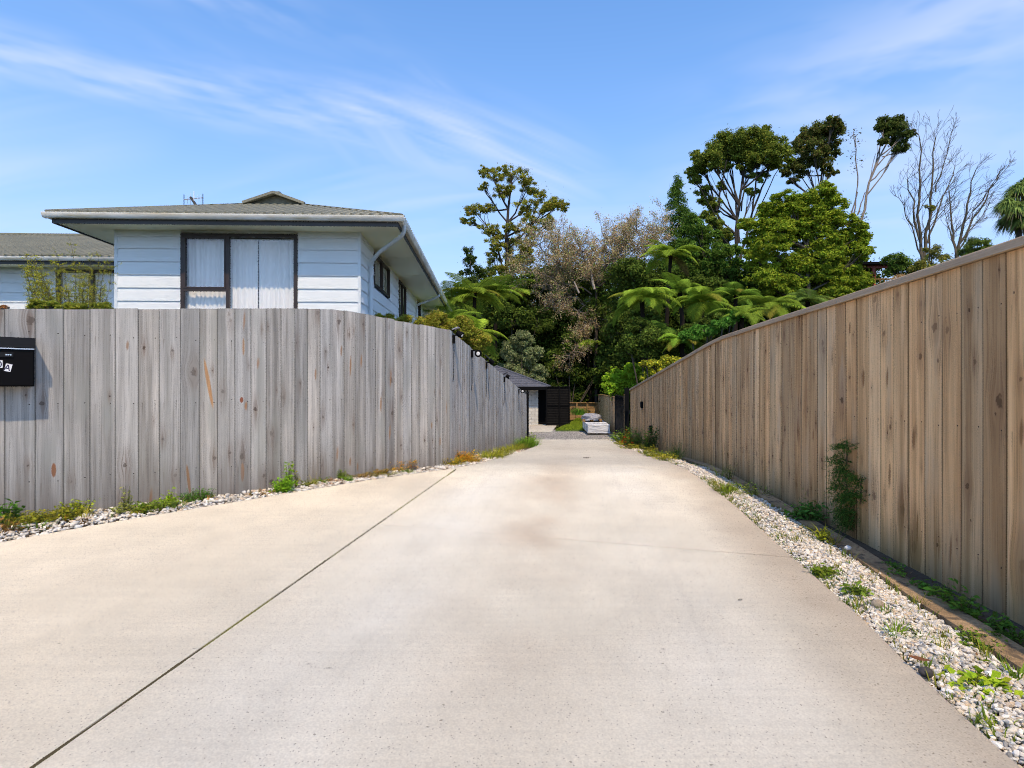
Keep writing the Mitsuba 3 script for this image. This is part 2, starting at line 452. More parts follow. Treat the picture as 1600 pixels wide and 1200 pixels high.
g1 = np.concatenate([[-900, -300, -120, -60], np.arange(-40, 60.1, 1.0), [90, 150, 300, 900]])
g2 = np.concatenate([[-900, -300, -100, -40], np.arange(-20, 90.1, 1.0), [120, 200, 400, 900]])
k = obj('terrain', sheet(g1, g2, land_z), 'forest_floor', smooth=True); tag(k, 'dark ground and bush hillside beyond the fences', kind='structure')


def ribbon(left, right, ys, top, thick):
    """A slab between two edge functions of Y, with sides going down."""
    n = len(ys)
    L, R = left(ys), right(ys)
    m = 9
    v = []
    for a in np.linspace(0, 1, m):
        x = L + (R - L) * a
        v.append(np.stack([x, ys, top(ys) + 0 * x], -1))
    v = np.array(v)                                           # (m, n, 3)
    low = v[[0, -1]].copy(); low[..., 2] -= thick
    V = np.concatenate([v.reshape(-1, 3), low.reshape(-1, 3)])
    i, j = np.meshgrid(np.arange(m - 1), np.arange(n - 1), indexing='ij')
    q = np.stack([i * n + j, (i + 1) * n + j, (i + 1) * n + j + 1, i * n + j + 1], -1).reshape(-1, 4)
    o = m * n
    side = [[jj, jj + 1, o + jj + 1, o + jj] for jj in range(n - 1)] + [[(m - 1) * n + jj + 1, (m - 1) * n + jj, o + n + jj, o + n + jj + 1] for jj in range(n - 1)]
    for e in (0, n - 1):
        ids = [a * n + e for a in range(m)]
        V = np.vstack([V, V[ids] - [0, 0, thick]])
        b = len(V) - m
        side += [[ids[a], ids[a + 1], b + a + 1, b + a] for a in range(m - 1)]
    return V, np.vstack([q, side])


drive = tag(numbered('driveway'), 'broad pale concrete driveway running between the two timber fences', kind='structure')
G = .0075                                                     # half a joint
yy = lambda a, b, n: np.linspace(a, b, n)
top = lambda y: gz(y)
# left apron slab, right of it three main slabs, then the slope down to the gate
y_brow = 8.32
Yl = np.concatenate([yy(-3, 4, 8), yy(4.27, 8.14, 24)])
JM = 7.95                                                    # where the long joint runs out at the left edge
obj('slab', ribbon(edge_l, lambda y: np.maximum(joint(y) - G, edge_l(y) + .001), np.concatenate([yy(-3, 4, 8), yy(4.27, JM, 24)]), top, .1), 'concrete', drive)


def patch(poly_fn, ulen, vlen):
    u, v = np.meshgrid(np.linspace(0, 1, ulen), np.linspace(0, 1, vlen), indexing='ij')
    p = poly_fn(u, v)
    V = p.reshape(-1, 3)
    i, j = np.meshgrid(np.arange(ulen - 1), np.arange(vlen - 1), indexing='ij')
    q = np.stack([i * vlen + j, (i + 1) * vlen + j, (i + 1) * vlen + j + 1, i * vlen + j + 1], -1).reshape(-1, 4)
    rim = np.concatenate([np.arange(vlen), np.arange(1, ulen) * vlen + vlen - 1, (ulen - 1) * vlen + np.arange(vlen - 2, -1, -1), np.arange(ulen - 2, 0, -1) * vlen])
    lo = V[rim] - [0, 0, .1]
    o, n = len(V), len(rim)
    side = [[rim[a], o + a, o + (a + 1) % n, rim[(a + 1) % n]] for a in range(n)]
    return np.vstack([V, lo]), np.vstack([q, side])


def slab_between(y0f, y1f, lf, rf, n=24):
    def fn(u, v):
        x = -2 + 5 * u
        for _ in range(12):
            y = y0f(x) * (1 - v) + y1f(x) * v
            x = lf(y) + (rf(y) - lf(y)) * u
        return np.stack([x, y, gz(y)], -1)
    return patch(fn, 8, n)


C = .0045
obj('slab', slab_between(lambda x: -3 + 0 * x, lambda x: cut_line(x) - C, lambda y: joint(y) + G, edge_r), 'concrete', drive)
obj('slab', slab_between(lambda x: cut_line(x) + C, lambda x: y_brow + 0 * x - C, lambda y: np.where(y < JM, joint(y) + G, edge_l(y)), edge_r), 'concrete', drive)
obj('slab', slab_between(lambda x: y_brow + 0 * x + C, lambda x: 15.0 + 0 * x - C, edge_l, edge_r, 40), 'concrete', drive)
obj('slab', slab_between(lambda x: 15.0 + 0 * x + C, lambda x: 22.35 + 0 * x, edge_l, edge_r, 30), 'concrete', drive)
xs_f = np.linspace(-.9, .32, 30); yc_f = cut_line(xs_f)
Vf = np.concatenate([np.stack([xs_f, yc_f - C * 1.1, xs_f * 0 - .0012], -1), np.stack([xs_f, yc_f + C * 1.1, xs_f * 0 - .0012], -1)])
b = MB(); b.add(Vf, np.array([[j, j + 1, 31 + j, 30 + j] for j in range(29)])); put('joint_filler', b, 'concrete', drive)
# moss and dirt packed in the long joint, uneven in height
b = MB()
ys = np.linspace(-2, JM, 420)
hh = -.009 + .011 * meshkit.fbm(np.stack([ys * 5, ys * 0, ys * 0], -1), 3, 5)
w = G + .004 * (meshkit.noise(np.stack([ys * 9, ys * 0 + 2, ys * 0], -1), 8))
V = np.concatenate([np.stack([joint(ys) - w, ys, hh], -1), np.stack([joint(ys), ys, hh + .006], -1), np.stack([joint(ys) + w, ys, hh], -1)])
n = len(ys)
q = np.array([[a * n + j, a * n + j + 1, (a + 1) * n + j + 1, (a + 1) * n + j] for a in (0, 1) for j in range(n - 1)])
gcol = mix_c = np.where(meshkit.noise(np.stack([ys * 3, ys * 0, ys * 0 + 4], -1), 3)[:, None] > .52, [[.15, .135, .03]], [[.075, .06, .03]])
b.add(V, q[:, ::-1], np.vstack([gcol] * 3))
tag(put('joint_moss', b, 'stone', drive), 'olive moss and dirt filling the long joint')

# soil under the pebble borders, and the sheets of the yard beyond the gate
k = obj('border_soil', ribbon(lambda y: edge_r(y) + .002, lambda y: fence_r(y) + .25, np.linspace(-2, 21, 80), lambda y: gz(y) - .045, .08), 'soil'); tag(k, 'dark soil of the border under the brown fence', kind='structure')
SL = np.array([(-9.4, -2.4), (-6.5, 2.6), (-5.3, 3.85), (-4.6, 4.75), (-4.1, 5.2), (-3.6, 5.75), (-2.9, 6.25), (-2.2, 7.2), (-1.45, 8.4), (-.98, 9.1), (-.8, 10.3), (.2, 19), (.4, 22)])
k = obj('border_soil_left', ribbon(lambda y: np.interp(y, SL[:, 1], SL[:, 0]) - .25, lambda y: edge_l(y) - .002, np.linspace(-2, 21.9, 90), lambda y: gz(y) - .035, .08), 'soil'); tag(k, 'dark soil of the border under the grey fence', kind='structure')
k = obj('gravel_yard', ribbon(lambda y: -1.5 + 0 * y, lambda y: 2.7 + .081 * y - .06, np.linspace(22.36, 29.5, 12), lambda y: gz(y) - .012, .05), 'gravel_far'); tag(k, 'grey gravel yard just beyond the gate posts', kind='structure')
k = obj('lawn', ribbon(lambda y: .9 + .19 * (y - 22), lambda y: 2.7 + .081 * y - .06, np.linspace(28.2, 42, 16), lambda y: gz(y) + .03 + .0 * y, .08), 'grass_ground'); tag(k, 'small bright lawn behind the wrapped stack', kind='structure')
k = obj('patio', ribbon(lambda y: -2.0 + 0 * y, lambda y: 1.6 + .11 * (y - 25.2), np.linspace(27.2, 35.5, 12), lambda y: gz(y) + .005 + 0 * y, .05), 'concrete'); tag(k, 'pale concrete apron in front of the brick house', kind='structure')
# concrete mowing strip under the brown fence
ms = np.linspace(.5, 12.5, 90)
wob = .012 * (meshkit.fbm(np.stack([ms * 2.5, ms * 0, ms * 0], -1), 3, 31) - .5)
strip_in = lambda y: np.interp(y, [0, 2.3, 3.3, 4.23, 6, 8, 13], [1.95, 2.04, 2.17, 2.33, 2.53, 2.72, 3.12]) + np.interp(y, ms, wob)
k = obj('mowing_strip', ribbon(strip_in, lambda y: strip_in(y) + np.interp(y, [0, 4, 13], [.16, .14, .1]), ms, lambda y: gz(y) + .004 + np.interp(y, ms, wob) * .6, .1), 'old_concrete'); tag(k, 'worn brown concrete edging strip along the brown fence', kind='structure')
def flat(x0, x1, y0, y1, z, nx=2, ny=2): return sheet(np.linspace(x0, x1, nx), np.linspace(y0, y1, ny), lambda X, Y: 0 * X + z)


k = obj('road', flat(-60, 60, -11, -3.02, -.02), 'gravel_far'); tag(k, 'grey road behind the drive', kind='structure')
k = obj('verge', flat(-60, 60, -30, -11, -.05), 'grass_ground'); tag(k, 'grass verge across the road', kind='structure')

# ------------------------------------------------------------------ grey fence on the left
def paling(p, q, z0a, z1a, z1b, normal, ident, thick=.019, lean=0., bow=None):
    """One board from plan point p to q; uv.x carries the board's number, uv.y the height above its foot."""
    e = np.array([q[0] - p[0], q[1] - p[1], 0.])
    n = np.array([normal[0], normal[1], 0.])
    zs = [0, .35, .7, 1.0]
    V, U = [], []
    for k_, s in enumerate(zs):
        off = lean * s + (0 if bow is None else bow * math.sin(math.pi * s))
        for t in (0, 1):
            zt = z1a if t == 0 else z1b
            for d in (0, 1):
                base = np.array([p[0], p[1], z0a + (zt - z0a) * s]) + e * t + n * (off - thick * d)
                V.append(base); U.append([ident + .05 + .9 * t, (zt - z0a) * s])
    f = []
    for k_ in range(3):
        o = k_ * 4
        f += [[o, o + 2, o + 6, o + 4], [o + 1, o + 5, o + 7, o + 3], [o, o + 4, o + 5, o + 1], [o + 2, o + 3, o + 7, o + 6]]
    f += [[0, 1, 3, 2], [12, 14, 15, 13]]
    f = np.array(f)
    return np.array(V), np.vstack([f[:, [0, 1, 2]], f[:, [0, 2, 3]]]), np.array(U)


def top_left(px): return np.interp(px, [-420, 7, 510, 520, 562, 703], [483, 483, 482, 482.5, 489.5, 515.5])


edges = [-384, -338, -293, -248, -203, -158, -113, -74, -38, 7.3, 55, 99.3, 140.7, 180, 216, 249, 282, 312, 340, 367, 392, 415.7, 439, 460.7, 480.7, 500, 519, 537.7, 555, 570.7, 586.7, 601.7, 616, 630, 643, 656, 668, 680.7, 692, 702.6]
gf = thing('grey_timber_fence', 'weathered grey paling fence curving along the left of the drive', 'fence')
r2 = np.random.default_rng(21)
ident = 0
for a, b_ in zip(edges[:-1], edges[1:]):
    p, q = left_at(a), left_at(b_)
    d = (q - p) / np.linalg.norm(q - p)
    n = np.array([d[1], -d[0]])
    gap = .0007
    za, zb = (EYE + (600 - top_left(x)) / F * _ly(x) for x in (a, b_))
    j = r2.normal(0, .004)
    v, f, u = paling(p + d * gap + n * 0, q - d * gap, gz((p[1] + q[1]) / 2) - .05, za + j, zb + j, n, ident, lean=r2.normal(0, .002), bow=r2.normal(0, .002))
    v = v + np.array([*(n * r2.normal(0, .0018)), 0])
    obj('paling', (v, f), 'grey_wood', gf, uv=u); ident += 1
# the run down to the gate
nb = 63
dd = LEFT_END - CORNER
ln = np.linalg.norm(dd); d = dd / ln; n = np.array([d[1], -d[0]])
zt0, zt1 = EYE + (600 - 515.5) / F * CORNER[1], EYE + (600 - 616.5) / F * LEFT_END[1]
for i in range(nb):
    p, q = CORNER + dd * (i / nb), CORNER + dd * ((i + 1) / nb)
    s0, s1 = i / nb, (i + 1) / nb
    j = r2.normal(0, .003)
    v, f, u = paling(p + d * .0007, q - d * .0007, gz(p[1]) - .06, zt0 + (zt1 - zt0) * s0 + j, zt0 + (zt1 - zt0) * s1 + j, n, ident, lean=r2.normal(0, .003), bow=r2.normal(0, .004))
    # a slight twist in each board, which the low sun along the fence picks out
    e = (v[:, :2] - p) @ d
    v[:, :2] += n * (r2.normal(0, .0022) + r2.normal(0, .05) * (e / (ln / nb) - .5)[:, None] * .17)
    obj('paling', (v, f), 'grey_wood', gf, uv=u); ident += 1
# rails and posts at the back
pts = [left_at(x) for x in (-384, -158, 55, 216, 340, 440, 537, 616, 690)] + [CORNER + dd * s for s in (.1, .3, .5, .7, .9, .995)]
for i, (p, q) in enumerate(zip(pts[:-1], pts[1:])):
    d2 = (q - p) / np.linalg.norm(q - p); n2 = np.array([d2[1], -d2[0]])
    for h in (.30, 1.0, 1.55):
        b = MB(); b.add(*bar([*(p - n2 * .075), gz(p[1]) + h], [*(q - n2 * .075), gz(q[1]) + h], .045, .09))
        put('rail', b, 'rough_timber', gf)
    b = MB(); b.add(*bar([*(p - n2 * .17), gz(p[1]) - .2], [*(p - n2 * .17), gz(p[1]) + 1.72], .1, .1, up=(0, 1, 0)))
    put('post', b, 'rough_timber', gf)

# ------------------------------------------------------------------ letter box on it
pb = left_at(49.5)
ta = left_at(60.) - left_at(20.); ta /= np.linalg.norm(ta); tb = np.array([ta[1], -ta[0]])
mbk = thing('letter_box', 'black metal letter box with lock strip and stuck-on number, hung on the grey fence', 'letter box')
DM, WM = .165, .37
t3, n3, z3 = np.array([*ta, 0]), np.array([*tb, 0]), np.array([0, 0, 1.])
dep = pb[1] - .165 * .7
zt = EYE + (600 - 529) / F * (dep); zb = EYE + (600 - 604) / F * dep
cor = np.array([*pb, 0]) + n3 * .006                       # back right corner on the boards
HM = zt - zb


def local_box(c, a0, a1, d0, d1, h0, h1):
    return box8(c + t3 * a0 + n3 * d0 + z3 * h0, t3 * (a1 - a0), n3 * (d1 - d0), z3 * (h1 - h0))


b = MB(); b.add(*local_box(cor, -WM, 0, 0, DM - .012, zb, zb + HM - .001)); put('case', b, 'black_steel', mbk)
b = MB(); b.add(*local_box(cor, -WM + .012, -.012, DM - .012, DM, zb + .012, zb + HM * .755)); put('door', b, 'black_steel', mbk)
V = np.array([cor + t3 * a + n3 * d_ + z3 * h for a in (-WM - .006, .004) for d_, h in ((0, zt + .014), (DM + .02, zt + .002), (DM + .02, zb + HM * .80), (DM + .008, zb + HM * .80), (DM + .008, zt - .012), (0, zt + .001))])
fl = [[i, (i + 1) % 6, 6 + (i + 1) % 6, 6 + i] for i in range(6)] + [[0, 5, 4, 1], [1, 4, 3, 2], [6, 7, 10, 11], [7, 8, 9, 10]]
b = MB(); b.add(V, np.array(fl)); put('lid', b, 'black_paint', mbk)
b = MB(); b.add(*local_box(cor, -WM + .01, -.004, DM, DM + .004, zb + HM * .765, zb + HM * .79)); put('lid_edge', b, 'silver', mbk)
b = MB(); b.add(*local_box(cor, -.30, -.155 + .012, DM, DM + .009, zb + HM * .60, zb + HM * .695)); lk = put('lock_plate', b, 'black_paint', mbk)
b = MB()
for a in (-.175, -.19, -.16):
    c = cor + t3 * a + n3 * (DM + .0095) + z3 * (zb + HM * .647)
    b.add(*box8(c - t3 * .004 - z3 * .006, t3 * .008, n3 * .0015, z3 * .012))
b.add(*box8(cor + t3 * -.193 + n3 * (DM + .0094) + z3 * (zb + HM * .643), t3 * .035, n3 * .001, z3 * .004))
put('key_mark', b, 'silver', lk)


def sticker(text, a, h, tilt, size):
    ca, sa = math.cos(tilt), math.sin(tilt)
    e1, e2 = t3 * ca + z3 * sa, -t3 * sa + z3 * ca
    c = cor + t3 * a + n3 * (DM + .0008) + z3 * h
    b = MB(); w, hh_ = size * .74, size * 1.12
    b.add(*box8(c - e1 * w / 2 - e2 * hh_ / 2, e1 * w, n3 * .0008, e2 * hh_)); s = put('sticker', b, 'white_sticker', mbk)
    m = meshkit.text_mesh(text, size * .8, .0007, True)
    v = np.array(m.vertices); v[:, 0] -= v[:, 0].mean(); v[:, 1] -= size * .4
    v = c + v[:, :1] * e1 + v[:, 1:2] * e2 + (v[:, 2:3] + .0012) * n3
    obj('letter', (v, np.array(m.faces)), 'ink', s)


sticker('A', -.175, zb + HM * .385, -.22, .058)
sticker('0', -.232, zb + HM * .455, .02, .058)
b = MB()                                                    # newspaper tube bracket below: a bent leaf caught under the box
tag(mbk, 'black metal letter box with lock strip and stuck-on letters, hung on the grey fence', 'letter box')

# ------------------------------------------------------------------ floodlights along the grey fence
lamps = [(.05, 'open', 'small grey security lamp on the fence top nearest the fence corner', 712, 523),
         (.26, 'face', 'black floodlight with round white lens, the larger nearer one on the grey fence', 741, 557),
         (.42, 'solar', 'black floodlight with tilted solar panel, beside the slate roof edge', 764, 574),
         (.68, 'side', 'small black spotlight turned sideways just below the slate roof', 792, 597),
         (.955, 'face', 'black floodlight with round white lens by the gate end of the grey fence', 815, 618)]
for s, kind, lab, px, py in lamps:
    # along the top of the run
    best = min(np.linspace(0, 1, 400), key=lambda t: abs((CORNER + dd * t)[0] / (CORNER + dd * t)[1] * F + 800 - (px - 5)))
    P = CORNER + dd * best
    c = np.array([*P, zt0 + (zt1 - zt0) * best])
    t_, n_, z_ = np.array([*d, 0]), np.array([*n, 0]), np.array([0, 0, 1.])
    L = thing('floodlight', lab, 'floodlight', 'floodlights on the grey fence')
    size = .055 if kind == 'face' else .042
    b = MB(); b.add(*box8(c + n_ * .003 - t_ * .03 - z_ * .17, t_ * .06, n_ * .03, z_ * .13)); put('bracket', b, 'black_steel', L)
    b = MB(); b.add(*tube(curve(c + n_ * .03 - z_ * .05, c + n_ * .10 - z_ * .07, .03), .012, 8)); put('arm', b, 'black_steel', L)
    head = c + n_ * .13 - z_ * (.10 if kind == 'face' else .04)
    look = np.array([-.12, -1, -.12]) if kind == 'face' else (np.array([.8, -.3, -.5]) if kind != 'solar' else np.array([.6, .5, -.6]))
    look = look / np.linalg.norm(look)
    _, a1, a2 = frame_of(look)
    prof = [(-.075, .02), (-.07, .04), (-.02, size), (.0, size * 1.15), (.022, size * 1.15), (.022, size * .62), (.018, size * .60)]
    ang = np.linspace(0, 2 * np.pi, 20, endpoint=False)
    V = np.vstack([head + look * o + r_ * (np.cos(ang)[:, None] * a1 + np.sin(ang)[:, None] * a2) for o, r_ in prof])
    q = np.array([[i * 20 + j, i * 20 + (j + 1) % 20, (i + 1) * 20 + (j + 1) % 20, (i + 1) * 20 + j] for i in range(len(prof) - 1) for j in range(20)])
    b = MB(); b.add(V, q); put('head', b, 'black_steel', L, smooth=40)
    V = np.vstack([[head + look * .030], head + look * .024 + size * .60 * (np.cos(ang)[:, None] * a1 + np.sin(ang)[:, None] * a2)])
    b = MB(); b.add(V, np.array([[0, 1 + j, 1 + (j + 1) % 20] for j in range(20)])); put('lens', b, 'lamp_lens', L, smooth=True)
    b = MB(); b.add(*tube([c + n_ * .02 - z_ * .17, c + n_ * .018 - z_ * .3 + t_ * .01, c + n_ * .012 - z_ * .62 + t_ * .03, c - n_ * .0 - z_ * .75 + t_ * .02], .005, 5)); put('cable', b, 'black_steel', L)
    if kind in ('solar', 'open', 'side'):
        b = MB(); pv = c + z_ * .06 + n_ * .05
        e1 = t_; e2 = np.array([.75, .1, .3]) * .12 if kind != 'solar' else np.array([.5, -.1, -.45]) * .22
        b.add(*box8(pv - e1 * .07 - e2 / 2, e1 * .14, e2, np.cross(e1, e2 / np.linalg.norm(e2)) * .012)); put('solar_panel', b, 'grey_wrap' if kind == 'open' else 'black_paint', L)
        b = MB(); b.add(*tube([c - n_ * .01, pv], .01, 6)); put('stem', b, 'black_steel', L)

# ------------------------------------------------------------------ brown fence on the right
bf = thing('brown_timber_fence', 'tall brown paling fence with capping board, right of the drive', 'fence')
dR = np.array([.0765, 1.0]); dR /= np.linalg.norm(dR); nR = np.array([-dR[1], dR[0]])


def top_r(Y): return np.interp(Y, [-5, 0, 2.9, 4.5, 6.5, 8.2, 8.9, 18.5, 20], [1.9, 1.885, 1.872, 1.85, 1.836, 1.81, 1.768, .99, .88])
def foot_r(Y): return gz(Y) - np.interp(Y, [0, 12, 18], [.10, .09, .02])


Ye = 3.02 - 13 * .168
ident = 300
while Ye < 18.45:
    w = .168 + .006 * (r2.random() - .5)
    Y2 = min(Ye + w, 18.5)
    p, q = np.array([fence_r(Ye), Ye]), np.array([fence_r(Y2), Y2])
    g_ = .0008 if r2.random() > .2 else .0025
    v, f, u = paling(q - dR * g_, p + dR * g_, foot_r(Ye) - .02 * r2.random(), top_r(Y2) - .048, top_r(Ye) - .048, nR, ident, lean=r2.normal(0, .0015), bow=r2.normal(0, .003))
    v[:, :2] += nR * r2.normal(0, .0022)
    obj('paling', (v, f), 'brown_wood', bf, uv=u); ident += 1
    Ye = Y2
# capping in lengths, with a moulded front lip
for a, b_ in ((-3.0, 1.9), (1.9, 5.35), (5.35, 8.55), (8.55, 12.6), (12.6, 16.4), (16.4, 18.52)):
    ysx = np.linspace(a + .001, b_ - .001, 8)
    prof = [(.034, -.046), (.036, -.006), (.031, 0.0), (-.105, 0.004), (-.110, 0.0), (-.110, -.036), (.006, -.040), (.006, -.046)]
    V, U = [], []
    acc = 0
    for y in ysx:
        for k_, (o, h) in enumerate(prof):
            V.append([fence_r(y) + nR[0] * o, y + nR[1] * o, top_r(y) + h]); U.append([y, (o + h)])
    m = len(prof)
    q = [[i * m + j, (i + 1) * m + j, (i + 1) * m + (j + 1) % m, i * m + (j + 1) % m] for i in range(7) for j in range(m)]
    f = np.array(q); f = np.vstack([f[:, [0, 1, 2]], f[:, [0, 2, 3]]])
    ends = [[0, j + 1, j] for j in range(1, m - 1)] + [[7 * m, 7 * m + j, 7 * m + j + 1] for j in range(1, m - 1)]
    obj('capping', (np.array(V), np.vstack([f, ends])), 'cap_wood', bf, uv=np.array(U))
for y in np.arange(1.0, 18.6, 2.4):
    b = MB(); b.add(*bar([fence_r(y) + .13, y, foot_r(y) - .3], [fence_r(y) + .13, y, top_r(y) - .08], .1, .1, up=(0, 1, 0))); put('post', b, 'rough_timber', bf)
for h in (.25, .95, 1.6):
    yv = np.array([-2, 2, 5, 8.3, 12, 15, 18.4])
    for a, b_ in zip(yv[:-1], yv[1:]):
        sc = lambda y: foot_r(y) + (top_r(y) - foot_r(y)) * h / 1.95
        b = MB(); b.add(*bar([fence_r(a) + .055, a, sc(a)], [fence_r(b_) + .055, b_ - .002, sc(b_)], .045, .09)); put('rail', b, 'rough_timber', bf)


def on_fence(px, py):
    """A point on the brown fence's face, and how far along it is."""
    Y = 2.30 / ((px - 800) / F - .0765)
    return np.array([fence_r(Y), Y, EYE - (py - 600) / F * Y])


d3, n3r = np.array([*dR, 0]), np.array([*nR, 0])
for px, py, w, h, lab in ((1004.5, 632.5, .11, .17, 'small black box fixed high on the brown fence near its far end'), (1018.5, 670.5, .19, .17, 'square black outlet box fixed low on the brown fence near its far end')):
    c = on_fence(px, py)
    k_ = thing('outlet_box', lab, 'outlet box')
    b = MB(); b.add(*box8(c - d3 * w / 2 - z3 * h / 2 + n3r * .004, d3 * w, n3r * .05, z3 * h)); put('housing', b, 'black_steel', k_)
    b = MB(); b.add(*box8(c - d3 * w * .42 - z3 * h * .42 + n3r * .0545, d3 * w * .84, n3r * .014, z3 * h * .84)); put('cover', b, 'black_paint', k_)
    b = MB(); b.add(*tube([c + n3r * .03 - z3 * h / 2, c + n3r * .03 - z3 * (h / 2 + .05)], .012, 8)); put('gland', b, 'grey_wrap', k_)

# ------------------------------------------------------------------ gate, its posts and the fence beyond
gp = thing('gate_post', 'black steel gate post at the far end of the grey fence', 'post')
b = MB(); b.add(*box8([.50, 20.62, gz(20.6) - .2], [.09, 0, 0], [0, .09, 0], [0, 0, 1.90])); put('shaft', b, 'black_steel', gp)
b = MB(); b.add(*box8([.492, 20.612, gz(20.6) + 1.702], [.106, 0, 0], [0, .106, 0], [0, 0, .02])); put('post_cap', b, 'black_steel', gp)
gp = thing('gate_post', 'black steel gate post at the far end of the brown fence', 'post')
pr = at(983, 600, 19.0)[0]
b = MB(); b.add(*box8([pr - .13, 19.0, gz(19.) - .2], [.13, 0, 0], [0, .12, 0], [0, 0, 1.96])); put('shaft', b, 'black_steel', gp)
b = MB(); b.add(*box8([pr - .138, 18.992, gz(19.) + 1.762], [.146, 0, 0], [0, .136, 0], [0, 0, .02])); put('post_cap', b, 'black_steel', gp)
# the gate leaf stands open along the fence
ga, gb = at(975.5, 600, 20.8)[:2], at(961.5, 600, 24.9)[:2]
gd = (gb - ga) / np.linalg.norm(gb - ga); gl = np.linalg.norm(gb - ga)
GL = thing('driveway_gate', 'black steel driveway gate leaf standing open beside the wrapped stack', 'gate')
gdir, gn = np.array([*gd, 0]), np.array([-gd[1], gd[0], 0])
bz, tz = gz(22.5) + .06, EYE - .44


def gbox(s0, s1, h0, h1, th=.04, off=0.): return box8(np.array([*ga, 0]) + gdir * s0 + gn * (off - th / 2) + z3 * h0, gdir * (s1 - s0), gn * th, z3 * (h1 - h0))


b = MB()
for args in ((0, .05, bz, tz), (gl - .05, gl, bz, tz), (.05, gl - .05, tz - .05, tz), (.05, gl - .05, tz - .36, tz - .31), (.05, gl - .05, bz, bz + .05)): b.add(*gbox(*args))
put('gate_frame', b, 'black_steel', GL)
for s in np.arange(.2, gl - .1, .17):
    b = MB(); b.add(*gbox(s, s + .022, tz - .31, tz - .05, .022)); put('bar', b, 'black_steel', GL)
for s in np.arange(.05, gl - .12, .1525):
    b = MB(); b.add(*gbox(s + .003, s + .1495, bz + .05, tz - .36, .014, r2.normal(0, .001))); put('panel_board', b, 'black_steel', GL)

yf = thing('yard_fence', 'pale brown paling fence beyond the gate, right of the wrapped stack', 'fence')
p0, p1 = at(962, 600, 25.2)[:2], at(934.5, 600, 41.5)[:2]
dy = (p1 - p0); ly_ = np.linalg.norm(dy); dy /= ly_; ny = np.array([-dy[1], dy[0]])
nbd = int(ly_ / .17)
for i in range(nbd):
    a_, c_ = p0 + dy * (i * ly_ / nbd + .003), p0 + dy * ((i + 1) * ly_ / nbd - .003)
    zt_ = .62 if False else EYE - np.interp(a_[1], [25.2, 41.5], [20.5, 16.8]) / F * a_[1]
    v, f, u = paling(c_, a_, gz(a_[1]) - .05, zt_, zt_, ny, ident, lean=r2.normal(0, .003)); ident += 1
    v[:, :2] += ny * r2.normal(0, .003)
    obj('paling', (v, f), 'brown_wood', yf, uv=u)
b = MB(); b.add(*bar([*(p0 - ny * .02), EYE - 20.5 / F * 25.2 + .02], [*(p1 - ny * .02), EYE - 16.8 / F * 41.5 + .02], .13, .03)); put('capping', b, 'cap_wood', yf) if False else put('capping', b, 'rough_timber', yf)
# front end return of that fence, facing the drive, and a timber post by the gate
for px0, px1, Y, lab in ((975.6, 978.2, 20.4, 'slim timber post between the open gate and the black post'),):
    tp = thing('timber_post', lab, 'post')
    x0, x1 = at(px0, 600, Y)[0], at(px1, 600, Y)[0]
    b = MB(); b.add(*box8([x0, Y, gz(Y) - .1], [x1 - x0, 0, 0], [0, .1, 0], [0, 0, 1.72])); put('shaft', b, 'rough_timber', tp)
    b = MB(); b.add(*box8([x0 - .01, Y - .01, gz(Y) + 1.622], [x1 - x0 + .02, 0, 0], [0, .12, 0], [0, 0, .02])); put('post_cap', b, 'rough_timber', tp)

# back boundary: horizontal rough boards on posts
rf = thing('low_board_fence', 'low stained timber board fence across the far end of the lawn', 'fence')
Yb = 41.0
xb0, xb1 = at(884, 0, Yb)[0], at(934, 0, Yb)[0]
zb0, zb1 = gz(Yb) - .05, EYE - 28.5 / F * Yb
nrow = 6
for r_ in range(nrow):
    h0 = zb0 + (zb1 - .06 - zb0) * r_ / nrow
    for x0, x1 in zip(np.linspace(xb0, xb1, 4)[:-1], np.linspace(xb0, xb1, 4)[1:]):
        b = MB(); b.add(*box8([x0 + .005, Yb + r2.normal(0, .004), h0 + .006], [x1 - x0 - .01, 0, 0], [0, .03, 0], [0, 0, (zb1 - .06 - zb0) / nrow - .012])); put('board', b, 'rough_timber', rf)
for px in (886, 901, 917.5, 932.5):
    x = at(px, 0, Yb)[0]
    b = MB(); b.add(*box8([x - .06, Yb - .14, zb0], [.12, 0, 0], [0, .12, 0], [0, 0, zb1 - zb0 - .06])); put('post', b, 'cap_wood' if False else 'rough_timber', rf)
b = MB(); b.add(*box8([xb0 - .05, Yb - .16, zb1 - .055], [xb1 - xb0 + .1, 0, 0], [0, .22, 0], [0, 0, .05])); put('top_rail', b, 'rough_timber', rf)

# ------------------------------------------------------------------ the wrapped stack
sk = thing('wrapped_sheet_stack', 'stack of building sheets in white plastic wrap on the gravel', 'stack')
q0, q1 = at(918.5, 0, 25.4)[:2], at(953, 0, 25.4)[:2]
dv = np.array([.055, 1.0]); dv /= np.linalg.norm(dv)
e1 = np.array([*(q1 - q0), 0]); e2 = np.array([*dv, 0]) * 3.6
zs_ = gz(26) + .0


def soft_box(p, ex, ey, h, seed, amp=.012, nx=10, ny=22, nz=5):
    import manifold3d as m3
    m = m3.Manifold.cube([1, 1, 1]).refine(12)
    v, f = mesh_of(m)
    w = p + v[:, :1] * ex + v[:, 1:2] * ey + v[:, 2:3] * np.array([0, 0, h])
    cen = p + ex / 2 + ey / 2 + np.array([0, 0, h / 2])
    d_ = (w - cen); d_ /= np.linalg.norm(d_, axis=1, keepdims=True)
    return w + d_ * (amp * 2 * (meshkit.fbm(w * [6, 3, 12], 3, seed) - .5))[:, None], f


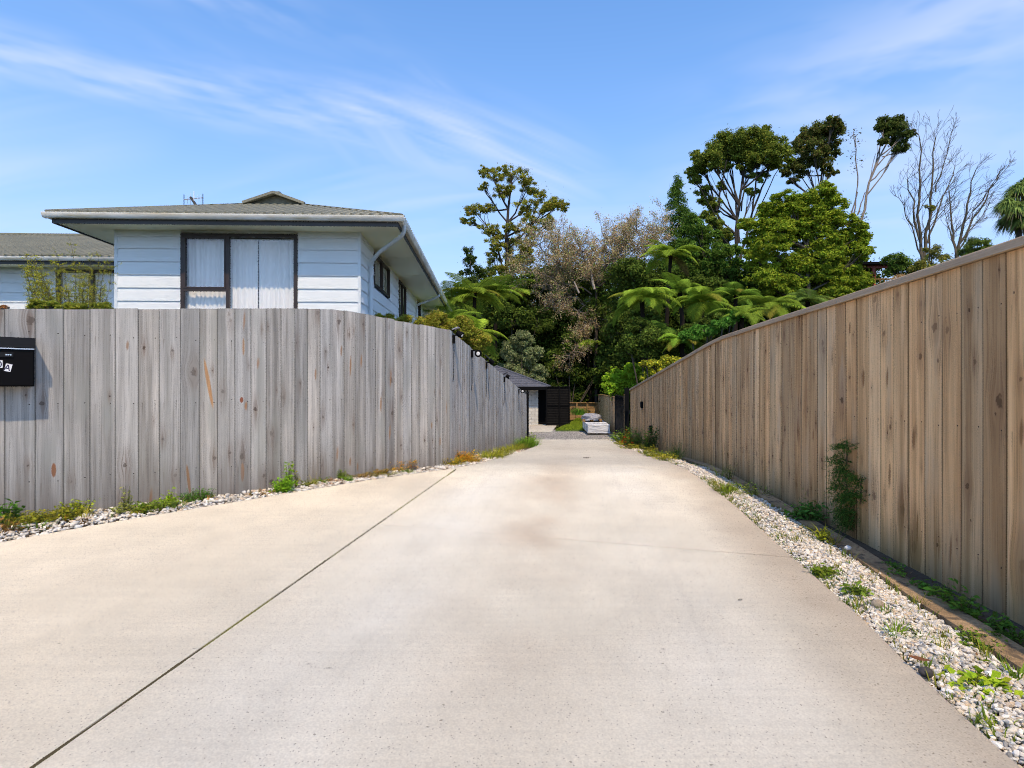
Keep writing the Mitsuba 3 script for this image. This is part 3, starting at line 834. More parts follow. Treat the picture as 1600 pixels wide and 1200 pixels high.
pz = np.array([*q0, zs_])
b = MB()
for s in (.06, .35, .64, .9): b.add(*box8(pz + e2 * s + z3 * .0, e1, e2 * .03, z3 * .075))
put('bearer', b, 'rough_timber', sk)
lev = [(.078, .085, .0), (.168, .205, .004), (.380, .062, -.004)]
for i, (h0, hh_, inset) in enumerate(lev):
    v, f = soft_box(pz + z3 * h0 + e1 * inset, e1 * (1 - 2 * inset), e2, hh_, 40 + i, .016)
    obj('pack', (v, f), 'plastic_wrap', sk, smooth=35)
for s in (.12, .5, .86):
    b = MB()
    c0 = pz + e1 * -.012 + e2 * s
    b.add(*tube([c0 + z3 * .09, c0 + z3 * .448, c0 + e1 * 1.024 + z3 * .452, c0 + e1 * 1.024 + z3 * .09], .006, 4)); put('strap', b, 'black_steel', sk)
bd = thing('grey_bundle', 'lumpy grey plastic bundle lying on timber blocks on top of the white stack', 'bundle')
cB = pz + e1 * .36 + e2 * .62 + z3 * .455
for i, s in enumerate((-.42, -.02, .40)):
    b = MB(); b.add(*box8(cB + e1 * (s - .05) - e2 * .1, e1 * .13, e2 * .2, z3 * .10)); put('block', b, 'rough_timber', bd)
m = trimesh.creation.icosphere(3)
v = np.array(m.vertices) * [.50, .55, .19]
v *= (1 + .5 * (meshkit.fbm(np.array(m.vertices) * 2.3, 3, 77) - .5))[:, None]
v[:, 2] = np.maximum(v[:, 2], -.08)
obj('bag', (v + cB + z3 * .18, np.array(m.faces)), 'grey_wrap', bd, smooth=30)

# ------------------------------------------------------------------ weatherboard house behind the grey fence
TH = math.radians(2.2)
HO = np.array([at(562, 0, 12.1)[0], 12.1, 0.])
h1, h2, hz = np.array([math.cos(TH), math.sin(TH), 0]), np.array([-math.sin(TH), math.cos(TH), 0]), np.array([0, 0, 1.])


def H(u, v, z): return HO + np.multiply.outer(u, h1) + np.multiply.outer(v, h2) + np.multiply.outer(z, hz)
def hbox(u0, u1, v0, v1, z0, z1): return box8(H(u0, v0, z0), h1 * (u1 - u0), h2 * (v1 - v0), hz * (z1 - z0))


def u_at(px, v):
    """House coordinate u seen at column px on the plane v."""
    k_ = (px - 800) / F
    A = HO + h2 * v                                        # A + u h1 : x = k y
    return (k_ * A[1] - A[0]) / (h1[0] - k_ * h1[1])


def v_at(px, u):
    k_ = (px - 800) / F
    A = HO + h1 * u
    return (k_ * A[1] - A[0]) / (h2[0] - k_ * h2[1])


hs = thing('weatherboard_house', 'pale blue weatherboard house with olive ribbed roof behind the grey fence', 'house')
SOF, UL = 4.262, u_at(182, 0)
w0, w1 = u_at(283.5, 0), u_at(465, 0)
b = MB()
b.add(*hbox(UL + .05, -.2, .30, .42, .4, SOF)); b.add(*hbox(-.3, -.16, .43, 14, .4, SOF)); b.add(*hbox(UL + .05, UL + .2, .43, 14, .4, SOF))
b.add(*hbox(-17, UL + .03, 4.26, 4.4, .4, SOF))
wl = put('wall', b, 'inside', hs)


def weatherboard(u0, u1, v0, v1, z0, z1, out):
    """A lapped board from plan (u0,v0) to (u1,v1), its lower edge standing out."""
    a, c = H(u0, v0, 0.), H(u1, v1, 0.)
    o = h1 * out[0] + h2 * out[1]
    V = np.array([p + o * d_ + hz * z for p in (a, c) for d_, z in ((-.02, z0), (.028, z0), (.030, z0 + .006), (.006, z1), (-.02, z1))])
    f = [[i, (i + 1) % 5, 5 + (i + 1) % 5, 5 + i] for i in range(5)]
    f = np.array(f); tri = np.vstack([f[:, [0, 1, 2]], f[:, [0, 2, 3]], [[0, 2, 1], [0, 3, 2], [0, 4, 3], [5, 6, 7], [5, 7, 8], [5, 8, 9]]])
    return V, tri


lines = [EYE + (600 - y) / F * 12.02 for y in (372, 390.5, 410.6, 431, 451.3, 471.6)]
pit = (lines[0] - lines[-1]) / 5
zl = [SOF - .004] + lines + [lines[-1] - pit * i for i in range(1, 8)]
for z1, z0 in zip(zl[:-1], zl[1:]):
    for a, c in ((UL + .03, w0 - .008), (w1 + .008, -.03)):
        b = MB(); b.add(*weatherboard(a, c, .0, .0, z0 + .004, z1 + .012, (0, -1))); put('weatherboard', b, 'weatherboard_paint', wl)
    if z0 < 1.7:
        b = MB(); b.add(*weatherboard(w0 - .008, w1 + .008, .0, .0, z0 + .004, z1 + .012, (0, -1))) if z1 < 1.7 else None
        if b.v: put('weatherboard', b, 'weatherboard_paint', wl)
# side wall, with its windows
sw = []
for pa, pc, zt_, zb_ in ((583, 607, 4.17, 3.42), (622, 633, 4.19, 3.15), (651, 656, 4.17, 3.3)):
    sw.append((v_at(pa, 0), v_at(pc, 0), zb_, zt_))
for z1, z0 in zip(zl[:-1], zl[1:]):
    cuts = [(a - .01, c + .01) for a, c, lo, hi in sw if z0 < hi and z1 > lo]
    at_ = .03
    for a, c in cuts + [(14, 14)]:
        if a > at_ + .02:
            b = MB(); b.add(*weatherboard(.0, .0, at_, a, z0 + .004, z1 + .012, (1, 0))); put('weatherboard', b, 'weatherboard_paint', wl)
        at_ = c
# wing wall
wv = 4.0
wzl = [SOF - .004] + [SOF - .16 - pit * i for i in range(0, 11)]
wa, wb = u_at(89, wv), u_at(186, wv)
for z1, z0 in zip(wzl[:-1], wzl[1:]):
    segs = [(-17, wa - .008)] if z0 < 4.2 and z1 > 2.2 else [(-17, UL - .01)]
    for a, c in segs:
        b = MB(); b.add(*weatherboard(a, c, wv, wv, z0 + .004, z1 + .012, (0, -1))); put('weatherboard', b, 'weatherboard_paint', wl)
# corner stops
b = MB(); b.add(*hbox(-.032, .028, -.030, .032, .4, SOF)); put('corner_trim', b, 'trim_paint', wl)
b = MB(); b.add(*hbox(UL - .028, UL + .032, -.030, 4.25, .4, SOF)); put('corner_trim', b, 'trim_paint', wl)


def sheet_fold(u0, u1, z0, z1, v, seed, amp=.018, step=.011, freq=19):
    us = np.linspace(u0, u1, max(8, int((u1 - u0) / step)))
    ph = 2 * math.pi * (us * freq / 2.2 + 2.6 * meshkit.fbm(np.stack([us * 2.1, us * 0, us * 0], -1), 3, seed))
    zs = np.linspace(z0, z1, 7)
    rows = []
    for s, z in zip(np.linspace(0, 1, 7), zs):
        vv = v + amp * (1 - .35 * s) * np.sin(ph + .5 * s) + .4 * amp * np.sin(2.3 * ph + s)
        rows.append(H(us, vv, np.full_like(us, z)))
    V = np.array(rows); n_ = len(us)
    q = [[i * n_ + j, i * n_ + j + 1, (i + 1) * n_ + j + 1, (i + 1) * n_ + j] for i in range(6) for j in range(n_ - 1)]
    q = np.array(q)
    return V.reshape(-1, 3), np.vstack([q[:, [0, 1, 2]], q[:, [0, 2, 3]]])


# front window
WT, WB = 4.205, 1.66
m0, m1 = u_at(354.5, 0), u_at(359.5, 0)
tr = EYE + (600 - 452) / F * 12.02
wn = obj('window', hbox(w0, w1, -.045, .03, WT - .062, WT), 'frame_brown', hs)
tag(wn, 'wide dark brown framed window with white net curtains on the house front')
b = MB(); b.add(*hbox(w0, w0 + .065, -.045, .03, WB, WT - .063)); put('jamb', b, 'frame_brown', wn)
b = MB(); b.add(*hbox(w1 - .065, w1, -.045, .03, WB, WT - .063)); put('jamb', b, 'frame_brown', wn)
b = MB(); b.add(*hbox(m0, m1, -.045, .03, WB + .06, WT - .063)); put('mullion', b, 'frame_brown', wn)
b = MB(); b.add(*hbox(w0 + .066, m0 - .001, -.045, .03, tr - .05, tr)); put('transom', b, 'frame_brown', wn)
b = MB(); b.add(*hbox(w0, w1, -.06, .03, WB - .02, WB + .058)); put('sill', b, 'frame_brown', wn)
b = MB()
for x in ((w0 + .067, w0 + .10, tr + .002, WT - .065), (m0 - .034, m0 - .002, tr + .002, WT - .065), (w0 + .101, m0 - .035, WT - .10, WT - .065), (w0 + .101, m0 - .035, tr + .002, tr + .035)): b.add(*hbox(x[0], x[1], -.055, .015, x[2], x[3]))
put('sash', b, 'frame_brown', wn)
for u0, u1, z0, z1 in ((w0 + .1, m0 - .035, tr + .035, WT - .1), (w0 + .066, m0 - .001, WB + .06, tr - .05), (m1, w1 - .065, WB + .06, WT - .063)):
    V = np.array([H(u0, -.012, z0), H(u1, -.012, z0), H(u1, -.012, z1), H(u0, -.012, z1)])
    obj('pane', (V, np.array([[0, 1, 2], [0, 2, 3]])), 'pane_glass', wn)
for u0, u1, sd in ((w0 + .03, (m0 + m1) / 2 + .02, 5), ((m0 + m1) / 2 + .03, u_at(402, .1), 8), (u_at(403, .1), w1 - .03, 12)):
    obj('curtain', sheet_fold(u0, u1, 1.3, WT - .09, .135, sd), 'curtain', wn, smooth=True)
b = MB(); b.add(*tube([H(w0, .12, WT - .08), H(w1, .12, WT - .08)], .012, 8)); put('curtain_rail', b, 'trim_paint', wn)
# side windows
for i, (a, c, lo, hi) in enumerate(sw):
    o = obj('window', hbox(-.03, .045, a, c, hi - .055, hi), 'frame_brown', hs)
    for v0, v1, z0, z1 in ((a, a + .06, lo, hi - .056), (c - .06, c, lo, hi - .056), (a + .061, c - .061, lo, lo + .055), ((a + c) / 2 - .04, (a + c) / 2 + .04, lo + .056, hi - .056)):
        b = MB(); b.add(*hbox(-.03, .04, v0, v1, z0, z1)); put('frame', b, 'frame_brown', o)
    V = np.array([H(.005, a, lo), H(.005, c, lo), H(.005, c, hi), H(.005, a, hi)])
    obj('pane', (V, np.array([[0, 1, 2], [0, 2, 3]])), 'pane_glass', o)
    V = np.array([H(-.10, a, lo - .1), H(-.10, c, lo - .1), H(-.10, c, hi), H(-.10, a, hi)])
    obj('blind', (V, np.array([[0, 1, 2], [0, 2, 3]])), 'blind', o)
# wing window
o = obj('window', hbox(wa, UL - .03, wv - .045, wv + .02, 4.13, 4.2), 'frame_brown', hs)
for pa, pc in ((89, 94), (141, 147)):
    b = MB(); b.add(*hbox(u_at(pa, wv), u_at(pc, wv), wv - .045, wv + .02, 1.9, 4.129)); put('mullion', b, 'frame_brown', o)
b = MB(); b.add(*hbox(wa, UL - .03, wv - .046, wv + .02, 1.83, 1.9)); put('sill', b, 'frame_brown', o)
for pa, pc in ((94, 141), (147, 184)):
    u0, u1 = u_at(pa, wv), min(u_at(pc, wv), UL - .03)
    V = np.array([H(u0, wv, 1.9), H(u1, wv, 1.9), H(u1, wv, 4.13), H(u0, wv, 4.13)])
    obj('pane', (V, np.array([[0, 1, 2], [0, 2, 3]])), 'pane_glass', o)
    obj('curtain', sheet_fold(u0 - .02, u1 + .02, 1.7, 4.14, wv + .13, 31), 'curtain', o, smooth=True)

# eaves
OV, OS = .58, .86
EL, ER = u_at(84, -OV), OS
b = MB()
def quad(pts): return np.array(pts), np.array([[0, 1, 2], [0, 2, 3]])
b.add(*hbox(EL, ER, -OV, .31, SOF, SOF + .015)); b.add(*hbox(-.15, ER, .312, 14.0, SOF, SOF + .015)); b.add(*hbox(EL, UL + .1, .312, 3.45, SOF, SOF + .015)); b.add(*hbox(-17, UL - .0, 3.452, 4.3, SOF, SOF + .015))
sf = put('soffit', b, 'soffit_paint', hs)
b = MB()
for v in np.arange(2.4, 14, 2.4): b.add(*hbox(.03, ER - .03, v, v + .04, SOF - .008, SOF - .001))
put('cover_strip', b, 'soffit_paint', sf)
FZ = SOF + .135
for args in ((EL - .02, ER + .02, -OV - .02, -OV, SOF - .03, FZ), (ER, ER + .02, -OV + .001, 14, SOF - .03, FZ), (EL - .02, EL, -OV + .001, 3.42, SOF - .03, FZ), (-17, EL - .021, 3.40, 3.42, SOF - .03, FZ)):
    b = MB(); b.add(*hbox(*args)); put('fascia', b, 'fascia_paint', hs)
GP = np.array([(.0, .0), (.075, .0), (.095, .02), (.12, .068), (.122, .098), (.112, .10), (.105, .072), (.0, .072)])


def gutter(a, c, out):
    """a, c: plan (u, v) ends; out: plan direction."""
    V = np.array([H(*e, 0.) + (h1 * out[0] + h2 * out[1]) * o + hz * (SOF + .058 + z) for e in (a, c) for o, z in GP])
    m_ = len(GP)
    q = np.array([[i, (i + 1) % m_, m_ + (i + 1) % m_, m_ + i] for i in range(m_)])
    tri = np.vstack([q[:, [0, 1, 2]], q[:, [0, 2, 3]], [[0, j, j + 1] for j in range(1, m_ - 1)], [[m_, m_ + j + 1, m_ + j] for j in range(1, m_ - 1)]])
    return V, tri


for a, c, o_ in (((EL - .14, -OV - .021), (ER + .142, -OV - .021), (0, -1)), ((ER + .021, -OV - .02), (ER + .021, 14), (1, 0)), ((EL - .021, -OV - .02), (EL - .021, 3.3), (-1, 0)), ((-17, 3.399), (EL - .145, 3.399), (0, -1))):
    b = MB(); b.add(*gutter(a, c, o_)); put('gutter', b, 'gutter_paint', hs, smooth=30)
# downpipes
pp = np.array([H(ER + .09, -.30, SOF + .06), H(ER + .085, -.28, SOF - .05), H(ER + .03, -.22, SOF - .12), H(.35, .30, SOF - .33), H(.12, .62, SOF - .47), H(.085, .72, SOF - .58), H(.085, .74, SOF - .8), H(.085, .74, .6)])
from scipy.interpolate import CubicSpline
b = MB(); b.add(*tube(pp, .042, 12)); put('downpipe', b, 'trim_paint', hs, smooth=40)
b = MB(); b.add(*tube(np.array([H(.085, .74, SOF - .56), H(.085, .74, SOF - .66)]), .048, 12)); put('pipe_collar', b, 'trim_paint', hs, smooth=40)
vd = v_at(648, 0)
b = MB(); b.add(*tube(np.array([H(ER + .06, vd - .5, SOF - .02), H(ER - .1, vd - .4, SOF - .1), H(.1, vd - .1, SOF - .3), H(.08, vd, SOF - .5), H(.08, vd, .6)]), .042, 10)); put('downpipe', b, 'trim_paint', hs, smooth=40)

# roof
PT = .364
EZ = SOF + .175
RL, RR, RV = EL - .10, ER + .10, -OV - .09
UC, HW = (RL + RR) / 2, (RR - RL) / 2
DG = 2.72
RZ = EZ + HW * PT
rf_ = MB()


def rib(p, q, w=.034, h=.036, up=None):
    p, q = np.asarray(p), np.asarray(q)
    d_ = q - p
    s_ = np.cross(d_, [0, 0, 1.]); s_ /= np.linalg.norm(s_)
    n_ = np.cross(s_, d_); n_ /= np.linalg.norm(n_)
    V = np.array([e + s_ * a + n_ * c for e in (p, q) for a, c in ((-w, 0), (-w * .5, h), (w * .5, h), (w, 0))])
    return V, np.array([[0, 4, 5, 1], [1, 5, 6, 2], [2, 6, 7, 3], [0, 1, 2, 3], [4, 7, 6, 5]])


zf = lambda v: EZ + (v - RV) * PT
b = MB()
b.add(np.array([H(RL, RV, EZ), H(RR, RV, EZ), H(RR - DG, RV + DG, EZ + DG * PT), H(RL + DG, RV + DG, EZ + DG * PT)]), np.array([[0, 1, 2, 3]]))
b.add(np.array([H(RR, RV, EZ), H(RR, 15, EZ), H(UC, 15, RZ), H(UC, RV + DG - .12, RZ), H(RR - DG, RV + DG - .12, EZ + DG * PT)]), np.array([[0, 1, 4], [1, 2, 4], [2, 3, 4]]))
b.add(np.array([H(RL, RV, EZ), H(RL + DG, RV + DG - .12, EZ + DG * PT), H(UC, RV + DG - .12, RZ), H(UC, 15, RZ), H(RL, 15, EZ)]), np.array([[0, 1, 4], [1, 3, 4], [1, 2, 3]]))
for u in np.arange(RL + .09, RR, .1836):
    dmax = min(DG, u - RL, RR - u)
    if dmax > .05: b.add(*rib(H(u, RV - .03, EZ - .012), H(u, RV + dmax, EZ + dmax * PT)))
for v in np.arange(RV + .1, 14.9, .1836):
    dm = min(HW, v - RV) if v < RV + DG else HW
    b.add(*rib(H(RR + .03, v, EZ - .012), H(RR - dm, v, EZ + dm * PT)))
    b.add(*rib(H(RL - .03, v, EZ - .012), H(RL + dm, v, EZ + dm * PT)))
RF = put('roof', b, 'roof_metal', hs)
b = MB(); b.add(*quad([H(RR - DG, RV + DG - .012, EZ + DG * PT), H(UC, RV + DG - .012, RZ - .02), H(RL + DG, RV + DG - .012, EZ + DG * PT), H(UC, RV + DG - .012, EZ + DG * PT)])); put('gablet', b, 'roof_metal', RF)
b = MB()
for s in (-1, 1):
    e_ = UC + s * (HW - DG + .06)
    b.add(*bar(H(e_, RV + DG - .18, EZ + (DG - .06) * PT + .01), H(UC, RV + DG - .18, RZ + .0), .09, .06))
put('barge_flashing', b, 'roof_metal', RF)
b = MB()
for uu, s in ((RR, -1), (RL, 1)): b.add(*bar(H(uu, RV, EZ + .015), H(uu + s * DG, RV + DG, EZ + DG * PT + .02), .06, .03))
b.add(*bar(H(UC, RV + DG - .1, RZ + .03), H(UC, 15, RZ + .03), .22, .05))
put('ridge_cap', b, 'roof_metal', RF)
# wing roof
WR = 4.3
b = MB()
b.add(np.array([H(-17.2, 3.29, EZ), H(RL + .3, 3.29, EZ), H(RL + .3, 3.29 + WR, EZ + WR * PT), H(-17.2, 3.29 + WR, EZ + WR * PT)]), np.array([[0, 1, 2, 3]]))
b.add(np.array([H(-17.2, 3.29 + WR, EZ + WR * PT), H(RL + .3, 3.29 + WR, EZ + WR * PT), H(RL + .3, 3.29 + 2 * WR, EZ), H(-17.2, 3.29 + 2 * WR, EZ)]), np.array([[0, 1, 2, 3]]))
for u in np.arange(-17, RL + .3, .1836): b.add(*rib(H(u, 3.26, EZ - .012), H(u, 3.29 + WR, EZ + WR * PT)))
b.add(*bar(H(-17.2, 3.29 + WR, EZ + WR * PT + .02), H(RL + .3, 3.29 + WR, EZ + WR * PT + .02), .22, .05))
put('wing_roof', b, 'roof_metal', hs)

# aerial on the roof
an = thing('rooftop_aerial', 'small rooftop television aerial standing behind the main roof', 'aerial')
Ya = 15.2
base = at(303, 330, Ya)
b = MB(); b.add(*tube([base + [0, 0, -.3], at(303, 299, Ya)], .014, 6)); put('mast', b, 'silver', an)
b = MB(); b.add(*bar(at(287, 312, Ya), at(317, 309, Ya + .3), .02, .02)); put('boom', b, 'grey_wrap', an)
for px, t_, bt in ((287.5, 304, 322), (293, 306, 318), (297.5, 302, 319), (309, 304, 318), (313, 305, 316), (317, 303, 320)):
    b = MB(); b.add(*tube([at(px, t_, Ya + .1), at(px, bt, Ya + .1)], .009, 5)); put('element', b, 'black_steel' if px in (287.5, 317) else 'silver', an)
b = MB(); b.add(*bar(at(298, 308, Ya), at(307, 322, Ya), .07, .05)); put('dipole', b, 'fascia_paint', an)

# ------------------------------------------------------------------ brick house beyond the gate
bh = thing('brick_house', 'low white brick house with dark slate roof beyond the gate', 'house')
Yh = 35.0
zh0, zh1 = gz(Yh) - .02, EYE - 9.5 / F * Yh + .04
xw0, xw1 = -9.0, at(841, 0, Yh)[0]
xn = at(825.5, 0, Yh)[0]
b = MB(); b.add(*box8([xw0, Yh + .10, zh0], [xw1 - xw0 - .02, 0, 0], [0, 8, 0], [0, 0, zh1 - zh0 + .1])); wl2 = put('wall', b, 'mortar', bh)
rows = 13
rh = (zh1 - zh0) / rows
for r_ in range(rows):
    x = xn - (.0 if r_ % 2 else .2)
    while x < xw1 - .01:
        x1_ = min(x + .395, xw1)
        x0_ = max(x, xn)
        if x1_ - x0_ > .05:
            b = MB(); b.add(*box8([x0_ + .006, Yh + r2.normal(0, .002), zh0 + rh * r_ + .006], [x1_ - x0_ - .012, 0, 0], [0, .11, 0], [0, 0, rh - .012])); put('brick', b, 'white_brick', wl2)
        x += .4
b = MB(); b.add(*box8([xw0, Yh + .0, zh0], [xn - .42 - xw0, 0, 0], [0, .099, 0], [0, 0, zh1 - zh0])); put('front_cladding', b, 'white_brick', wl2)
wnd = obj('window', box8([xn - .40, Yh - .02, zh0 + .3], [.06, 0, 0], [0, .1, 0], [0, 0, zh1 - zh0 - .32]), 'black_steel', bh)
b = MB(); b.add(*box8([xn - .06, Yh - .02, zh0 + .3], [.06, 0, 0], [0, .1, 0], [0, 0, zh1 - zh0 - .32])); put('jamb', b, 'black_steel', wnd)
b = MB(); b.add(*box8([xn - .339, Yh + .03, zh0 + .3], [.278, 0, 0], [0, .02, 0], [0, 0, zh1 - zh0 - .32])); put('pane', b, 'blind', wnd)
# roof: courses of tiles stepping up the front slope, hipped at the right
re_x, re_y, rz = at(859.5, 0, 34.3)[0], 34.3, EYE - 4.0 / F * 34.3
TP = .39
b = MB()
depth = 5.0
b.add(np.array([[-10, re_y, rz - .03], [re_x, re_y, rz - .03], [re_x - depth, re_y + depth, rz + depth * TP - .03], [-10, re_y + depth, rz + depth * TP - .03]]), np.array([[0, 1, 2, 3]]))
b.add(np.array([[re_x, re_y, rz - .03], [re_x, re_y + 2 * depth, rz - .03], [re_x - depth, re_y + depth, rz + depth * TP - .03]]), np.array([[0, 1, 2]]))
rt = put('roof', b, 'roof_tile', bh)
nc = 13
for c_ in range(nc):
    d0, d1 = depth * c_ / nc, depth * (c_ + 1) / nc
    V = np.array([[-10, re_y + d0 - .03, rz + d0 * TP + .045], [re_x - d0 + .02, re_y + d0 - .03, rz + d0 * TP + .045], [re_x - d1, re_y + d1, rz + d1 * TP + .005], [-10, re_y + d1, rz + d1 * TP + .005],
                  [-10, re_y + d0 - .03, rz + d0 * TP - .02], [re_x - d0 + .02, re_y + d0 - .03, rz + d0 * TP - .02]])
    b = MB(); b.add(V, np.array([[0, 1, 2, 3], [4, 5, 1, 0]])); put('tile_course', b, 'roof_tile', rt)
b = MB(); b.add(*bar([re_x, re_y, rz + .02], [re_x - depth, re_y + depth, rz + depth * TP + .05], .2, .07)); put('hip_cap', b, 'roof_tile', rt)
b = MB(); b.add(*box8([-10, re_y - .02, rz - .2], [re_x + 10, 0, 0], [0, .03, 0], [0, 0, .19])); put('fascia', b, 'black_steel', bh)
b = MB(); b.add(*box8([-10, re_y + .012, rz - .2], [re_x + 10, 0, 0], [0, .9, 0], [0, 0, .02])); put('soffit', b, 'fascia_paint', bh)
# black recess beside the brick pier
b = MB(); b.add(*box8([xw1, Yh + .6, zh0], [.8, 0, 0], [0, .05, 0], [0, 0, zh1 - zh0])); put('recess_door', b, 'black_steel', bh)
# slatted black screen
sc_ = thing('slatted_screen', 'tall black slatted metal screen beside the brick house', 'screen')
Ys = 34.0
sx0, sx1 = at(853, 0, Ys)[0], at(890.5, 0, Ys)[0]
sz0, sz1 = gz(Ys) + .0, EYE - 5.2 / F * Ys
for x in (sx0, (sx0 + sx1) / 2 + .05, sx1 - .08):
    b = MB(); b.add(*box8([x, Ys - .05, sz0 - .1], [.075, 0, 0], [0, .09, 0], [0, 0, sz1 - sz0 + .1])); put('post', b, 'black_steel', sc_)
ns = 22
for xa, xb_ in ((sx0 + .077, (sx0 + sx1) / 2 + .048), ((sx0 + sx1) / 2 + .127, sx1 - .082)):
    for i in range(ns):
        h = sz0 + .05 + (sz1 - sz0 - .1) * i / ns
        V = np.array([[x, Ys + y, h + z] for x in (xa, xb_) for y, z in ((-.02, .0), (-.015, -.004), (.03, .085), (.025, .089))])
        b = MB(); b.add(V, np.array([[0, 4, 5, 1], [1, 5, 6, 2], [2, 6, 7, 3], [3, 7, 4, 0], [0, 1, 2, 3], [4, 7, 6, 5]])); put('slat', b, 'black_steel', sc_)
b = MB(); b.add(*box8([sx0, Ys - .052, sz1 + .002], [sx1 - sx0, 0, 0], [0, .094, 0], [0, 0, .05])); put('top_rail', b, 'black_steel', sc_)
b = MB(); b.add(*box8([sx0 + .076, Ys - .04, (sz0 + sz1) / 2], [sx1 - sx0 - .16, 0, 0], [0, .03, 0], [0, 0, .05])); put('middle_rail', b, 'black_steel', sc_)
b = MB(); b.add(*box8([sx0 + .01, Ys + .06, sz0], [sx1 - sx0 - .02, 0, 0], [0, .02, 0], [0, 0, sz1 - sz0])); put('backing', b, 'black_steel', sc_)

# red deck up on the hill
dk = thing('red_deck', 'red painted timber deck with dark roof high on the hillside', 'deck')
Yd = 39.0
A, B = at(1343, 418, Yd), at(1392, 418, Yd)
zt_, zb_ = A[2], at(0, 462, Yd)[2]
b = MB(); b.add(*box8([A[0] - 3, Yd - .5, zt_ + .12], [B[0] - A[0] + 3.0, 0, 0], [0, 4, 0], [0, 0, .16])); put('roof', b, 'black_steel', dk)
b = MB(); b.add(*box8([A[0] - 3, Yd - .1, zt_ - .06], [B[0] - A[0] + 3.0, 0, 0], [0, .1, 0], [0, 0, .17])); put('beam', b, 'red_paint', dk)
for px in (1364, 1320): 
    x = at(px, 0, Yd)[0]
    b = MB(); b.add(*box8([x - .08, Yd - .09, zb_ - 1.5], [.2, 0, 0], [0, .14, 0], [0, 0, zt_ - zb_ + 1.44])); put('post', b, 'red_paint', dk)
zr_ = at(0, 437, Yd)[2]
b = MB(); b.add(*box8([A[0] - 3, Yd - .08, zr_], [B[0] - A[0] + 3.9, 0, 0], [0, .08, 0], [0, 0, .07])); put('hand_rail', b, 'rough_timber', dk)
for x in np.arange(A[0] - 2.9, B[0] + .9, .3):
    b = MB(); b.add(*box8([x, Yd - .06, zr_ - .95], [.05, 0, 0], [0, .04, 0], [0, 0, .94])); put('baluster', b, 'rough_timber', dk)
b = MB(); b.add(*box8([A[0] - 3, Yd - .1, zr_ - 1.1], [B[0] - A[0] + 3.9, 0, 0], [0, 4, 0], [0, 0, .14])); put('floor', b, 'rough_timber', dk)

# ------------------------------------------------------------------ plants: leaves, limbs, fronds
def leaf_cards(c, size, rs, cols, aspect=.5, up=.55, out=None, droop=0., fold=.25):
    """Small folded leaves at the points c, facing mostly up and outwards; cols (n, 3)."""
    n = len(c)
    size = np.broadcast_to(size, (n,)) * rs.uniform(.65, 1.3, n)
    nrm = rs.normal(0, 1, (n, 3)); nrm /= np.linalg.norm(nrm, axis=1, keepdims=True)
    nrm = nrm * (1 - up) + np.array([0, 0, up])
    if out is not None: nrm += .5 * out
    nrm /= np.linalg.norm(nrm, axis=1, keepdims=True)
    t = rs.normal(0, 1, (n, 3)) - np.array([0, 0, droop])
    t -= (t * nrm).sum(1, keepdims=True) * nrm
    t /= np.linalg.norm(t, axis=1, keepdims=True)
    s = np.cross(nrm, t)
    L, W = size[:, None], size[:, None] * aspect
    a, d = c - t * L / 2, c + t * L / 2
    m1, m2 = c + s * W / 2 + nrm * W * fold - t * L * .06, c - s * W / 2 + nrm * W * fold - t * L * .06
    V = np.stack([a, m1, d, m2], 1).reshape(-1, 3)
    i = np.arange(n)[:, None] * 4
    Fc = np.concatenate([i + [0, 2, 1], i + [0, 3, 2]])
    return V, Fc, np.repeat(cols, 4, axis=0)


GAIN = 3.5                                                  # leaves reflect and pass light about half and half


def leaf_cols(n, base, rs, var=.22, alt=None, alt_p=.0):
    c = GAIN * np.array(base) * np.exp(rs.normal(0, var, (n, 1))) * (1 + rs.normal(0, .06, (n, 3)))
    if alt is not None:
        k_ = rs.random(n) < alt_p
        c[k_] = GAIN * np.array(alt) * np.exp(rs.normal(0, var, (k_.sum(), 1)))
    return np.clip(c * np.array([1.10, 1.03, .72]), .004, .8)


BARK = np.array([.10, .085, .07])


def limb(mb, a, b, r0, r1, rs, sag=0., col=BARK, n=6, sides=6, wig=.06):
    p = curve(a, b, sag, n)
    L = np.linalg.norm(np.asarray(b) - a)
    p[1:-1] += rs.normal(0, wig * L / n, (n - 2, 3))
    v, f = tube(p, np.linspace(r0, r1, n), sides, cap=False)
    mb.add(v, f, np.clip(col * (1 + rs.normal(0, .12, (len(v), 1))), 0, 1))
    return p


def px_ellipsoid(px, py, rx, ry, Y, dz=None):
    c = at(px, py, Y)
    return c, np.array([rx, (rx + ry) / 2 if dz is None else dz, ry]) * Y / F


